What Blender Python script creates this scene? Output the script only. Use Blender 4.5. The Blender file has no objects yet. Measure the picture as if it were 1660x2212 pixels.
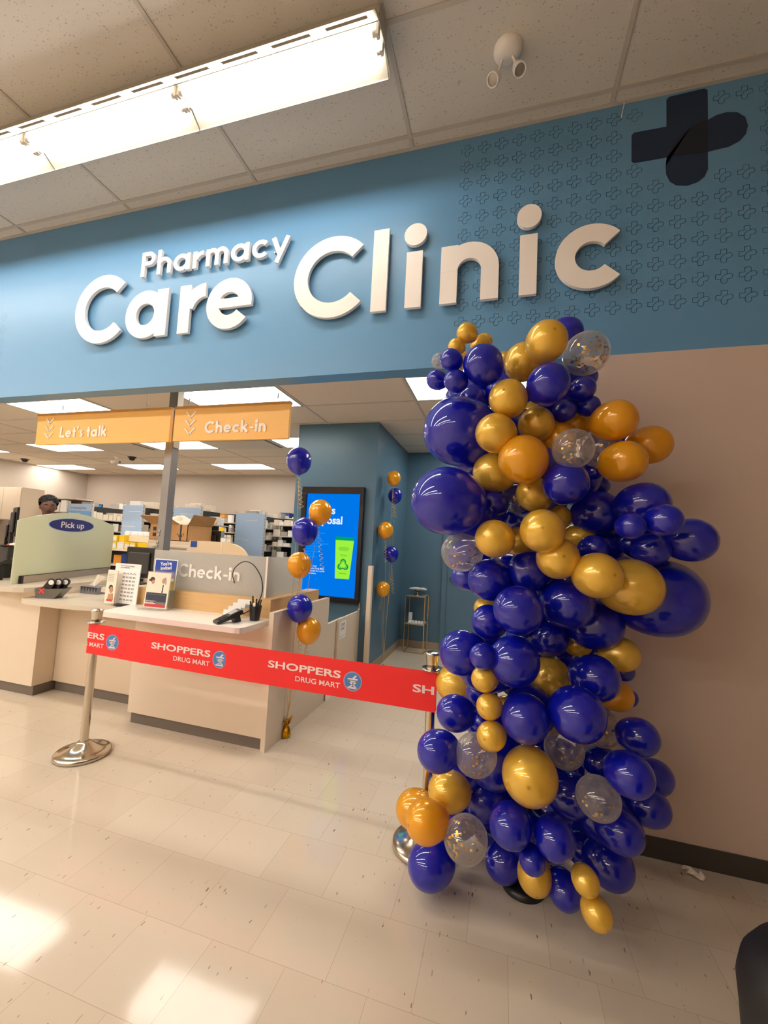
import bpy, bmesh, math, random
from mathutils import Vector, Matrix
random.seed(7)
C = bpy.context.scene.collection
sc = bpy.context.scene
R = math.radians

# ---------------------------------------------------------------- camera, view, lights' strengths
CAM = Vector((0.0, -2.5307, 1.5154))
CX = Vector((0.96089565, 0.27212359, 0.05126697))
CY = Vector((0.0279111, 0.08901741, -0.99563893))
CZ = Vector((-0.2755005, 0.95813603, 0.07794117))
cam_data = bpy.data.cameras.new('camera')
cam = bpy.data.objects.new('camera', cam_data); C.objects.link(cam)
m = Matrix.Identity(4)
for i in range(3):
    m[i][0] = CX[i]; m[i][1] = -CY[i]; m[i][2] = -CZ[i]; m[i][3] = CAM[i]
cam.matrix_world = m
cam_data.sensor_fit = 'VERTICAL'; cam_data.sensor_height = 24.0
cam_data.lens = 887.16 * 24.0 / 2212.0
cam_data.clip_start = 0.02
sc.camera = cam
sc.view_settings.view_transform = 'Standard'; sc.view_settings.look = 'None'
sc.view_settings.gamma = 1.0; sc.view_settings.use_curve_mapping = False
sc.view_settings.exposure = 0.62
sc.cycles.use_denoising = True
sc.cycles.max_bounces = 8; sc.cycles.transparent_max_bounces = 16
sc.cycles.caustics_reflective = False; sc.cycles.caustics_refractive = False
sc.cycles.sample_clamp_indirect = 6.0
w = bpy.data.worlds.new('world'); sc.world = w; w.use_nodes = True
w.node_tree.nodes['Background'].inputs[0].default_value = (1, .93, .85, 1)
w.node_tree.nodes['Background'].inputs[1].default_value = 0.05
TUBE_L = 30.0        # radiance of the fluorescent tubes
BACK_L = 36.0        # tubes of the rows further back in the shop
PANEL_L = 7.6       # radiance of the recessed ceiling panels
WARM = (1.0, 0.92, 0.81)
H = 4.218; S = 2.661; T = 0.124; HI = 2.96

# ---------------------------------------------------------------- materials
def lin(c):
    return tuple(((v/255)/12.92 if v/255 <= .04045 else ((v/255+.055)/1.055)**2.4) for v in c)
def mat(name, rgb, rough=.5, metal=0., spec=.5, coat=0., bump=None, noise=None):
    m = bpy.data.materials.new(name); m.use_nodes = True
    nt = m.node_tree; b = nt.nodes['Principled BSDF']
    c = lin(rgb) + (1,)
    b.inputs['Base Color'].default_value = c
    b.inputs['Roughness'].default_value = rough; b.inputs['Metallic'].default_value = metal
    b.inputs['Specular IOR Level'].default_value = spec
    b.inputs['Coat Weight'].default_value = coat; b.inputs['Coat IOR'].default_value = 1.5 if coat < .6 else 1.75; b.inputs['Coat Roughness'].default_value = .015
    tc = nt.nodes.new('ShaderNodeTexCoord')
    if noise:
        sc_, amt = noise
        n = nt.nodes.new('ShaderNodeTexNoise'); n.inputs['Scale'].default_value = sc_; n.inputs['Detail'].default_value = 4
        nt.links.new(tc.outputs['Object'], n.inputs['Vector'])
        mx = nt.nodes.new('ShaderNodeMix'); mx.data_type = 'RGBA'; mx.blend_type = 'MIX'
        mx.inputs[6].default_value = c
        mx.inputs[7].default_value = tuple(v*(1-amt) for v in c[:3]) + (1,)
        nt.links.new(n.outputs['Fac'], mx.inputs[0]); nt.links.new(mx.outputs[2], b.inputs['Base Color'])
    if bump:
        sc_, st = bump
        n = nt.nodes.new('ShaderNodeTexNoise'); n.inputs['Scale'].default_value = sc_; n.inputs['Detail'].default_value = 3
        nt.links.new(tc.outputs['Object'], n.inputs['Vector'])
        bp = nt.nodes.new('ShaderNodeBump'); bp.inputs['Strength'].default_value = st; bp.inputs['Distance'].default_value = .002
        nt.links.new(n.outputs['Fac'], bp.inputs['Height']); nt.links.new(bp.outputs['Normal'], b.inputs['Normal'])
    return m
def emit(name, rgb, s=1.0, raw=False):
    m = bpy.data.materials.new(name); m.use_nodes = True; nt = m.node_tree; nt.nodes.clear()
    e = nt.nodes.new('ShaderNodeEmission'); o = nt.nodes.new('ShaderNodeOutputMaterial')
    e.inputs[0].default_value = (tuple(rgb) if raw else lin(rgb)) + (1,); e.inputs[1].default_value = s
    nt.links.new(e.outputs[0], o.inputs[0]); return m
def node(nt, t, **kw):
    n = nt.nodes.new(t)
    for k, v in kw.items(): setattr(n, k, v)
    return n
def mth(nt, op, a, b=None, c=None):
    n = node(nt, 'ShaderNodeMath', operation=op)
    for i, v in enumerate((a, b, c)):
        if v is None: continue
        if isinstance(v, (int, float)): n.inputs[i].default_value = v
        else: nt.links.new(v, n.inputs[i])
    return n.outputs[0]

def floor_material():
    m = mat('vinyl_tile_floor', (218, 203, 182), .2, spec=.38); nt = m.node_tree; b = nt.nodes['Principled BSDF']
    tc = node(nt, 'ShaderNodeTexCoord')
    mp = node(nt, 'ShaderNodeMapping'); mp.inputs['Location'].default_value = (0.847+.3048*40, 0.777+.3048*60, 0)
    nt.links.new(tc.outputs['Object'], mp.inputs[0])
    br = node(nt, 'ShaderNodeTexBrick'); br.offset = .5; br.squash = 1
    br.inputs['Scale'].default_value = 1; br.inputs['Brick Width'].default_value = .3048; br.inputs['Row Height'].default_value = .3048
    br.inputs['Mortar Size'].default_value = .0012; br.inputs['Mortar Smooth'].default_value = .3
    a = lin((219, 205, 186)); c = lin((214, 199, 179)); g = lin((190, 172, 150))
    br.inputs['Color1'].default_value = a+(1,); br.inputs['Color2'].default_value = c+(1,); br.inputs['Mortar'].default_value = g+(1,)
    nt.links.new(mp.outputs[0], br.inputs['Vector'])
    # flecks: long thin cells
    m2 = node(nt, 'ShaderNodeMapping'); m2.inputs['Scale'].default_value = (1.5, .42, 1); m2.inputs['Rotation'].default_value = (0, 0, R(7))
    nt.links.new(tc.outputs['Object'], m2.inputs[0])
    nz = node(nt, 'ShaderNodeTexNoise'); nz.inputs['Scale'].default_value = 60
    nt.links.new(tc.outputs['Object'], nz.inputs['Vector'])
    ad = node(nt, 'ShaderNodeMix', data_type='RGBA', blend_type='LINEAR_LIGHT'); ad.inputs[0].default_value = .006
    nt.links.new(m2.outputs[0], ad.inputs[6]); nt.links.new(nz.outputs['Color'], ad.inputs[7])
    vo = node(nt, 'ShaderNodeTexVoronoi', feature='F1'); vo.inputs['Scale'].default_value = 46
    nt.links.new(ad.outputs[2], vo.inputs['Vector'])
    sep = node(nt, 'ShaderNodeSeparateColor'); nt.links.new(vo.outputs['Color'], sep.inputs[0])
    lim = mth(nt, 'MULTIPLY', mth(nt, 'POWER', sep.outputs[0], 3.5), .24)
    fl = mth(nt, 'LESS_THAN', vo.outputs['Distance'], lim)
    fl = mth(nt, 'MULTIPLY', fl, mth(nt, 'MULTIPLY', sep.outputs[1], .95))
    mx = node(nt, 'ShaderNodeMix', data_type='RGBA'); mx.inputs[7].default_value = lin((110, 88, 64))+(1,)
    nt.links.new(fl, mx.inputs[0]); nt.links.new(br.outputs['Color'], mx.inputs[6])
    n3 = node(nt, 'ShaderNodeTexNoise'); n3.inputs['Scale'].default_value = 1.3; n3.inputs['Detail'].default_value = 5
    nt.links.new(tc.outputs['Object'], n3.inputs['Vector'])
    mx2 = node(nt, 'ShaderNodeMix', data_type='RGBA', blend_type='MULTIPLY'); mx2.inputs[7].default_value = (.86, .85, .83, 1)
    nt.links.new(mth(nt, 'MULTIPLY', n3.outputs['Fac'], .35), mx2.inputs[0]); nt.links.new(mx.outputs[2], mx2.inputs[6])
    nt.links.new(mx2.outputs[2], b.inputs['Base Color'])
    rr = node(nt, 'ShaderNodeMapRange'); rr.inputs[3].default_value = .05; rr.inputs[4].default_value = .11
    nt.links.new(n3.outputs['Fac'], rr.inputs[0]); nt.links.new(rr.outputs[0], b.inputs['Roughness'])
    n4 = node(nt, 'ShaderNodeTexNoise'); n4.inputs['Scale'].default_value = 5; n4.inputs['Detail'].default_value = 2
    nt.links.new(tc.outputs['Object'], n4.inputs['Vector'])
    bp = node(nt, 'ShaderNodeBump'); bp.inputs['Strength'].default_value = .05; bp.inputs['Distance'].default_value = .01
    nt.links.new(n4.outputs['Fac'], bp.inputs['Height']); nt.links.new(bp.outputs[0], b.inputs['Normal'])
    return m
def tile_material(name, rgb, amt=.5):
    m = mat(name, rgb, .95, spec=.1); nt = m.node_tree; b = nt.nodes['Principled BSDF']
    tc = node(nt, 'ShaderNodeTexCoord')
    mp = node(nt, 'ShaderNodeMapping'); mp.inputs['Scale'].default_value = (1, 1.7, 1); nt.links.new(tc.outputs['Object'], mp.inputs[0])
    nz = node(nt, 'ShaderNodeTexNoise'); nz.inputs['Scale'].default_value = 30
    nt.links.new(tc.outputs['Object'], nz.inputs['Vector'])
    ad = node(nt, 'ShaderNodeMix', data_type='RGBA', blend_type='LINEAR_LIGHT'); ad.inputs[0].default_value = .02
    nt.links.new(mp.outputs[0], ad.inputs[6]); nt.links.new(nz.outputs['Color'], ad.inputs[7])
    vo = node(nt, 'ShaderNodeTexVoronoi', feature='F1'); vo.inputs['Scale'].default_value = 52; nt.links.new(ad.outputs[2], vo.inputs['Vector'])
    sep = node(nt, 'ShaderNodeSeparateColor'); nt.links.new(vo.outputs['Color'], sep.inputs[0])
    fl = mth(nt, 'LESS_THAN', vo.outputs['Distance'], mth(nt, 'MULTIPLY', mth(nt, 'POWER', sep.outputs[0], 1.6), .34))
    fl = mth(nt, 'MULTIPLY', fl, amt)
    mx = node(nt, 'ShaderNodeMix', data_type='RGBA'); c = lin(rgb)
    mx.inputs[6].default_value = c+(1,); mx.inputs[7].default_value = tuple(v*.35 for v in c)+(1,)
    nt.links.new(fl, mx.inputs[0]); nt.links.new(mx.outputs[2], b.inputs['Base Color'])
    return m
def latex(name, rgb, rough, metal, trans, trgb, coat=.4, sheen=None):
    m = mat(name, rgb, rough, metal, spec=.2, coat=coat); nt = m.node_tree; b = nt.nodes['Principled BSDF']
    o = nt.nodes['Material Output']
    tc = node(nt, 'ShaderNodeTexCoord'); sp = node(nt, 'ShaderNodeSeparateXYZ'); nt.links.new(tc.outputs['Object'], sp.inputs[0])
    # the thicker latex nipple at the crown
    rr = node(nt, 'ShaderNodeMapRange'); rr.inputs[1].default_value = .994; rr.inputs[2].default_value = .999
    nt.links.new(sp.outputs[2], rr.inputs[0])
    mx = node(nt, 'ShaderNodeMix', data_type='RGBA'); c = lin(rgb)
    mx.inputs[6].default_value = c+(1,); mx.inputs[7].default_value = (c[0]*.55, c[1]*.4, c[2]*.35, 1)
    nt.links.new(rr.outputs[0], mx.inputs[0]); nt.links.new(mx.outputs[2], b.inputs['Base Color'])
    t = node(nt, 'ShaderNodeBsdfTranslucent'); t.inputs[0].default_value = lin(trgb)+(1,)
    ms = node(nt, 'ShaderNodeMixShader'); ms.inputs[0].default_value = trans
    nt.links.new(b.outputs[0], ms.inputs[1]); nt.links.new(t.outputs[0], ms.inputs[2]); nt.links.new(ms.outputs[0], o.inputs[0])
    return m
def clear_film(name, tint, cloud, rough=.05, gl=.06):
    """thin clear or frosted sheet: straight-through light, some scattered white, a glossy skin"""
    m = bpy.data.materials.new(name); m.use_nodes = True; nt = m.node_tree; nt.nodes.clear(); o = node(nt, 'ShaderNodeOutputMaterial')
    tr = node(nt, 'ShaderNodeBsdfTransparent'); tr.inputs[0].default_value = lin(tint)+(1,)
    df = node(nt, 'ShaderNodeBsdfDiffuse'); df.inputs[0].default_value = lin(tint)+(1,)
    tl = node(nt, 'ShaderNodeBsdfTranslucent'); tl.inputs[0].default_value = lin(tint)+(1,)
    g = node(nt, 'ShaderNodeBsdfGlossy'); g.inputs['Roughness'].default_value = rough; g.inputs[0].default_value = (1, 1, 1, 1)
    a = node(nt, 'ShaderNodeMixShader'); a.inputs[0].default_value = .5
    nt.links.new(df.outputs[0], a.inputs[1]); nt.links.new(tl.outputs[0], a.inputs[2])
    lw = node(nt, 'ShaderNodeLayerWeight'); lw.inputs[0].default_value = .35
    c = node(nt, 'ShaderNodeMixShader')
    nt.links.new(mth(nt, 'MULTIPLY_ADD', lw.outputs['Facing'], min(.35, 1-cloud), cloud), c.inputs[0])
    nt.links.new(tr.outputs[0], c.inputs[1]); nt.links.new(a.outputs[0], c.inputs[2])
    d = node(nt, 'ShaderNodeMixShader')
    nt.links.new(mth(nt, 'MULTIPLY_ADD', mth(nt, 'POWER', lw.outputs['Facing'], 3.0), .35, gl), d.inputs[0])
    nt.links.new(c.outputs[0], d.inputs[1]); nt.links.new(g.outputs[0], d.inputs[2]); nt.links.new(d.outputs[0], o.inputs[0])
    return m
def wood_material():
    m = mat('maple_laminate', (222, 184, 128), .4); nt = m.node_tree; b = nt.nodes['Principled BSDF']
    tc = node(nt, 'ShaderNodeTexCoord'); mp = node(nt, 'ShaderNodeMapping'); mp.inputs['Scale'].default_value = (1.2, 6, 26)
    nt.links.new(tc.outputs['Object'], mp.inputs[0])
    n = node(nt, 'ShaderNodeTexNoise'); n.inputs['Scale'].default_value = 2.5; n.inputs['Detail'].default_value = 6; nt.links.new(mp.outputs[0], n.inputs['Vector'])
    mx = node(nt, 'ShaderNodeMix', data_type='RGBA'); mx.inputs[6].default_value = lin((228, 192, 138))+(1,); mx.inputs[7].default_value = lin((205, 160, 104))+(1,)
    nt.links.new(n.outputs['Fac'], mx.inputs[0]); nt.links.new(mx.outputs[2], b.inputs['Base Color'])
    return m
def ribbed_glass():
    m = clear_film('ribbed_frosted_panel', (228, 226, 220), .6, .25, .05); nt = m.node_tree
    tc = node(nt, 'ShaderNodeTexCoord'); wv = node(nt, 'ShaderNodeTexWave', bands_direction='X'); wv.inputs['Scale'].default_value = 34
    nt.links.new(tc.outputs['Object'], wv.inputs['Vector'])
    bp = node(nt, 'ShaderNodeBump'); bp.inputs['Strength'].default_value = .7; bp.inputs['Distance'].default_value = .003
    nt.links.new(wv.outputs['Color'], bp.inputs['Height'])
    for n in nt.nodes:
        if n.bl_idname in ('ShaderNodeBsdfDiffuse', 'ShaderNodeBsdfGlossy', 'ShaderNodeBsdfTranslucent'): nt.links.new(bp.outputs[0], n.inputs['Normal'])
    return m
def gradient_print(name, c0, c1, axis=2, lo=0., hi=1.):
    m = mat(name, c0, .4); nt = m.node_tree; b = nt.nodes['Principled BSDF']
    tc = node(nt, 'ShaderNodeTexCoord'); sp = node(nt, 'ShaderNodeSeparateXYZ'); nt.links.new(tc.outputs['Object'], sp.inputs[0])
    rr = node(nt, 'ShaderNodeMapRange'); rr.inputs[1].default_value = lo; rr.inputs[2].default_value = hi; nt.links.new(sp.outputs[axis], rr.inputs[0])
    mx = node(nt, 'ShaderNodeMix', data_type='RGBA'); mx.inputs[6].default_value = lin(c0)+(1,); mx.inputs[7].default_value = lin(c1)+(1,)
    nt.links.new(rr.outputs[0], mx.inputs[0]); nt.links.new(mx.outputs[2], b.inputs['Base Color']); return m

M = dict(
 floor=floor_material(), ctile=tile_material('ceiling_tile', (212, 206, 198)), ctile2=tile_material('pharmacy_ceiling_tile', (226, 214, 198), .15),
 grid=mat('ceiling_grid_metal', (205, 196, 184), .5), grid_dark=mat('ceiling_grid_shop', (192, 184, 174), .5),
 band=mat('teal_blue_paint', (98, 148, 188), .38, spec=.4, bump=(90, .15)),
 teal=mat('deep_teal_paint', (84, 118, 140), .35, spec=.4, bump=(90, .15)),
 beige=mat('beige_wall_paint', (205, 183, 168), .6, bump=(70, .2)),
 grey_wall=mat('grey_wall_paint', (196, 184, 172), .6, bump=(70, .2)),
 navy=mat('navy_print', (22, 44, 74), .4), navy_dark=mat('navy_overlap_print', (20, 28, 44), .4), cross_line=mat('cross_outline_print', (44, 78, 104), .4),
 cross_pale=mat('cross_outline_pale_print', (82, 130, 158), .4),
 letter=mat('off_white_letter_face', (252, 245, 238), .45), 
 vinylbase=mat('grey_vinyl_base', (112, 102, 92), .5), taupe=mat('taupe_base', (168, 150, 128), .5), darkbase=mat('dark_vinyl_base', (62, 58, 52), .45),
 lam=mat('almond_laminate', (225, 208, 186), .42), lam2=mat('almond_laminate_panel', (214, 194, 170), .45), white_lam=mat('white_laminate', (243, 234, 224), .3), top=mat('speckled_grey_solid_surface', (214, 200, 180), .3, noise=(160, .12)),
 wood=wood_material(), white=mat('white_enamel', (240, 236, 230), .35), white_metal=mat('white_fixture_metal', (178, 172, 158), .45),
 chrome=mat('polished_chrome', (205, 196, 182), .1, 1.), nickel=mat('brushed_nickel', (206, 196, 180), .16, 1.), steel=mat('brushed_steel', (190, 182, 172), .32, 1.),
 gold_metal=mat('brass_rod', (206, 182, 130), .25, 1.), gold_foil=mat('gold_foil', (214, 160, 30), .22, 1., bump=(60, 1.)), ribbon=mat('gold_curling_ribbon', (226, 190, 110), .3, .5),
 post=mat('grey_painted_post', (142, 138, 134), .4, .3), black=mat('black_plastic', (24, 24, 25), .38), black_soft=mat('black_rubber', (16, 17, 20), .55), charcoal=mat('charcoal_plastic', (52, 50, 48), .45),
 red=mat('red_vinyl_banner', (240, 34, 36), .45), bprint=mat('pale_banner_print', (240, 214, 212), .5), bblue=mat('banner_emblem_blue', (70, 130, 190), .5), bring=mat('banner_emblem_ring', (160, 160, 200), .5),
 orange=mat('amber_sign_board', (255, 192, 90), .4), orange_side=mat('amber_sign_rail', (206, 146, 62), .45), signtext=mat('cream_sign_lettering', (255, 244, 230), .5),
 blue=latex('royal_blue_latex', (12, 22, 172), .38, 0., .24, (40, 80, 250), 1.),
 gold=latex('pearl_gold_latex', (255, 208, 78), .32, .35, .25, (255, 214, 80), .9), orange_l=latex('orange_gold_latex', (255, 184, 30), .3, .15, .28, (255, 196, 50), .9),
 clear=clear_film('clear_latex', (236, 232, 230), .13), confetti=mat('gold_foil_confetti', (240, 190, 70), .25, .9),
 pickup=clear_film('frosted_green_glass', (228, 231, 210), .87, .15, .05), ribbed=ribbed_glass(), frosted=clear_film('frosted_panel', (222, 222, 218), .5, .3, .05),
 edge=mat('pale_panel_edge', (240, 236, 226), .4), ovalblue=mat('navy_oval', (32, 40, 120), .4), paper=mat('white_paper', (244, 240, 236), .6), palblue=mat('pale_blue_panel', (170, 196, 228), .5), midblue=mat('blue_header_strip', (120, 170, 225), .5),
 card=mat('corrugated_cardboard', (200, 152, 100), .8, noise=(12, .15)), card_in=mat('cardboard_inside', (168, 120, 78), .85), partition=mat('tan_partition', (232, 206, 166), .6),
 yellow=mat('yellow_carton', (248, 208, 30), .5), dkblue=mat('dark_blue_carton', (30, 70, 150), .5), redc=mat('red_carton', (200, 50, 46), .5), orangec=mat('orange_carton', (240, 160, 50), .5), cream=mat('cream_carton', (240, 226, 206), .6), greyc=mat('grey_carton', (170, 166, 160), .6),
 shelf=mat('light_grey_shelf_metal', (205, 198, 188), .45), shelf_back=mat('dark_shelf_back', (48, 46, 44), .6), grey_text=mat('grey_print', (120, 118, 124), .6), dark_text=mat('dark_print', (50, 54, 70), .6), redprint=mat('red_print', (206, 62, 66), .5),
 skin=mat('dark_brown_skin', (104, 66, 50), .5), hair=mat('black_hair', (20, 16, 15), .8, bump=(120, 1.)), shirt=mat('black_cloth', (26, 26, 28), .8), eyew=mat('eye_white', (150, 138, 128), .3), photo_skin=mat('printed_skin_tone', (190, 140, 110), .6), photo_hair=mat('printed_dark_hair', (58, 48, 46), .6), photo_grey=mat('printed_grey_hair', (176, 160, 150), .6), coatp=mat('printed_cream_coat', (238, 228, 206), .6),
 smoke=clear_film('smoke_grey_plastic', (120, 116, 110), .75, .08, .1), redtape=mat('red_tape', (220, 60, 60), .5), tissue=mat('tissue', (248, 236, 220), .8), pattern=mat('tissue_box_print', (116, 116, 126), .5), glassc=clear_film('clear_acrylic', (240, 244, 244), .12),
 tube=emit('lit_fluorescent_tube', (1, .945, .86), TUBE_L, True), tube_back=emit('lit_fluorescent_tube_row', (1, .945, .86), BACK_L, True), panel=emit('lit_ceiling_panel', WARM, PANEL_L, True),
 scr=emit('screen_blue', (0, 118, 232), .66), scr_w=emit('screen_white', (225, 240, 255), .66), scr_lb=emit('screen_light_blue', (20, 160, 250), .66), scr_g=emit('screen_green', (158, 240, 62), .66), scr_dg=emit('screen_dark_green', (20, 150, 70), .66), scr_t=emit('screen_teal', (0, 160, 110), .66), scr_pc=emit('monitor_glow', (20, 140, 235), .66),
 led=mat('lamp_lens', (150, 146, 140), .15, .4), black_bezel=mat('black_screen_bezel', (14, 16, 26), .3),
)
# sheen streak of pearl paint needs the wide lobe only
# ---------------------------------------------------------------- mesh building
class MB:
    def __init__(s): s.v = []; s.f = []; s.sm = []; s.mi = []; s.cur = 0
    def add(s, vs, fs, smooth=False):
        n = len(s.v); s.v += [tuple(v) for v in vs]; s.f += [tuple(i+n for i in f) for f in fs]; s.sm += [smooth]*len(fs); s.mi += [s.cur]*len(fs); return s
    def box(s, x0, x1, y0, y1, z0, z1, mtx=None):
        vs = [Vector((x, y, z)) for z in (z0, z1) for y in (y0, y1) for x in (x0, x1)]
        if mtx: vs = [mtx @ v for v in vs]
        return s.add(vs, [(0, 2, 3, 1), (4, 5, 7, 6), (0, 1, 5, 4), (2, 6, 7, 3), (0, 4, 6, 2), (1, 3, 7, 5)])
    def prism(s, poly, a, b, axis='z', mtx=None):
        """poly of 2D points pushed from a to b along axis; for y the pairs are (x,z), for x (y,z), for z (x,y)"""
        def P(p, h): return Vector((p[0], p[1], h)) if axis == 'z' else (Vector((p[0], h, p[1])) if axis == 'y' else Vector((h, p[0], p[1])))
        n = len(poly)
        ar = sum(poly[i][0]*poly[(i+1) % n][1]-poly[(i+1) % n][0]*poly[i][1] for i in range(n))
        if (ar < 0) != (axis == 'y'): poly = poly[::-1]
        if a > b: a, b = b, a
        lo = [P(p, a) for p in poly]; hi = [P(p, b) for p in poly]
        if mtx: lo = [mtx @ v for v in lo]; hi = [mtx @ v for v in hi]
        s.add(lo, [tuple(range(n))[::-1]]); s.add(hi, [tuple(range(n))])
        s.add(lo+hi, [(i, (i+1) % n, n+(i+1) % n, n+i) for i in range(n)])
        return s
    def lathe(s, prof, c=(0, 0, 0), n=32, mtx=None, ax=None, smooth=True):
        """prof: (radius, height) list around z at c, or turned so z points along ax"""
        q = Vector(ax).to_track_quat('Z', 'Y').to_matrix() if ax is not None else Matrix.Identity(3)
        vs = []; fs = []
        for r, h in prof:
            for k in range(n):
                a = 2*math.pi*k/n; vs.append(q @ Vector((r*math.cos(a), r*math.sin(a), h)) + Vector(c))
        for i in range(len(prof)-1):
            for k in range(n):
                k2 = (k+1) % n; fs.append((i*n+k, i*n+k2, (i+1)*n+k2, (i+1)*n+k))
        if mtx: vs = [mtx @ v for v in vs]
        s.add(vs, fs, smooth)
        for i, flip in ((0, True), (len(prof)-1, False)):
            if prof[i][0] > 1e-5:
                ring = vs[i*n:(i+1)*n]; s.add(ring, [tuple(range(n))[::-1] if flip else tuple(range(n))])
        return s
    def cyl(s, p0, p1, r, r1=None, n=20):
        p0 = Vector(p0); p1 = Vector(p1); d = p1-p0
        return s.lathe([(r, 0), (r if r1 is None else r1, d.length)], p0, n, ax=d)
    def tube(s, pts, r, n=8, flat=1.0):
        pts = [Vector(p) for p in pts]; vs = []; fs = []; up = Vector((0.13, .2, 1)).normalized()
        for i, p in enumerate(pts):
            t = (pts[min(i+1, len(pts)-1)]-pts[max(i-1, 0)])
            t = t.normalized() if t.length > 1e-9 else Vector((0, 0, 1))
            a = t.cross(up); a = a.normalized() if a.length > 1e-3 else t.cross(Vector((1, 0, 0))).normalized(); b = t.cross(a)
            up = b if b.dot(up) > 0 else -b
            rr = r[i] if isinstance(r, (list, tuple)) else r
            b = up; a = t.cross(b).normalized()
            for k in range(n):
                an = 2*math.pi*k/n; vs.append(p + a*math.cos(an)*rr + b*math.sin(an)*rr*flat)
        for i in range(len(pts)-1):
            for k in range(n):
                k2 = (k+1) % n; fs.append((i*n+k, i*n+k2, (i+1)*n+k2, (i+1)*n+k))
        s.add(vs, fs, True)
        s.add(vs[:n], [tuple(range(n))[::-1]]); s.add(vs[-n:], [tuple(range(n))]); return s
    def ball(s, c, r, n=20, sx=1, sy=1, sz=1):
        prof = [(r*math.sin(math.pi*i/(n//2)), -r*math.cos(math.pi*i/(n//2))) for i in range(n//2+1)]
        k = len(s.v); s.lathe([(max(p, 1e-6), h) for p, h in prof], (0, 0, 0), n)
        for i in range(k, len(s.v)):
            x, y, z = s.v[i]; s.v[i] = (x*sx+c[0], y*sy+c[1], z*sz+c[2])
        return s
    def build(s, name, m=None, parent=None, loc=None, bevel=0):
        """link as one mesh object; vertices are given in world coordinates"""
        me = bpy.data.meshes.new(name)
        if loc is None: loc = parent['_o'] if (parent is not None and '_o' in parent) else (0, 0, 0)
        L = Vector(loc)
        me.from_pydata([tuple(Vector(v)-L) for v in s.v], [], s.f)
        me.polygons.foreach_set('use_smooth', s.sm); me.polygons.foreach_set('material_index', s.mi)
        me.update()
        o = bpy.data.objects.new(name, me); C.objects.link(o)
        for x in (m if isinstance(m, (list, tuple)) else [m]): me.materials.append(M[x] if isinstance(x, str) else x)
        if parent is not None:
            o.parent = parent; o.location = L - Vector(parent['_o'])
        else: o.location = L
        ORIG[o.name] = tuple(L)
        o['_o'] = tuple(L)
        if bevel:
            b = o.modifiers.new('bevel', 'BEVEL'); b.width = bevel; b.segments = 2; b.limit_method = 'ANGLE'; b.angle_limit = R(40)
        return o
ORIG = {}
def thing(name, label, cat, loc, group=None):
    o = bpy.data.objects.new(name, None); C.objects.link(o); o.location = loc; o.empty_display_size = .05
    o['_o'] = tuple(loc); o['label'] = label; o['category'] = cat
    if group: o['group'] = group
    return o
def tag(o, label, cat, group=None):
    o['label'] = label; o['category'] = cat
    if group: o['group'] = group
    return o
def struct(o): o['kind'] = 'structure'; return o
def dup(root, loc, label=None, group=None):
    r = root.copy(); C.objects.link(r); r.location = loc
    if label: r['label'] = label
    if group: r['group'] = group
    for ch in list(root.children):
        c = ch.copy(); C.objects.link(c); c.parent = r
        for g in list(ch.children):
            d = g.copy(); C.objects.link(d); d.parent = c
    return r
def text(name, s, m, parent, origin, xdir, zdir, width=None, height=None, bold=0., ext=.0008, align='LEFT', sp=1.0, line=1.0, loc=None):
    """flat lettering: origin = baseline start, xdir along the writing, zdir up"""
    cu = bpy.data.curves.new('t', 'FONT'); cu.body = s; cu.size = 1; cu.offset = bold; cu.extrude = 0; cu.align_x = align
    cu.space_character = sp; cu.space_line = line; cu.resolution_u = 4
    ob = bpy.data.objects.new('t', cu); C.objects.link(ob)
    dg = bpy.context.evaluated_depsgraph_get(); me = bpy.data.meshes.new_from_object(ob.evaluated_get(dg))
    bpy.data.objects.remove(ob); bpy.data.curves.remove(cu)
    xs = [v.co.x for v in me.vertices]; ys = [v.co.y for v in me.vertices]
    k = width/(max(xs)-min(xs)) if width else None
    ky = height/(max(ys)-min(ys)) if height else k
    if k is None: k = ky
    X = Vector(xdir).normalized(); Z = Vector(zdir).normalized(); N = X.cross(Z)
    x0 = min(xs) if align == 'LEFT' else 0
    O = Vector(origin); mb = MB()
    base = [O + X*((v.co.x-x0)*k) + Z*(v.co.y*ky) for v in me.vertices]
    fs = [tuple(p.vertices) for p in me.polygons]
    mb.add([b + N*ext for b in base], fs)
    bpy.data.meshes.remove(me)
    return mb.build(name, m, parent, loc=loc)

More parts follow.
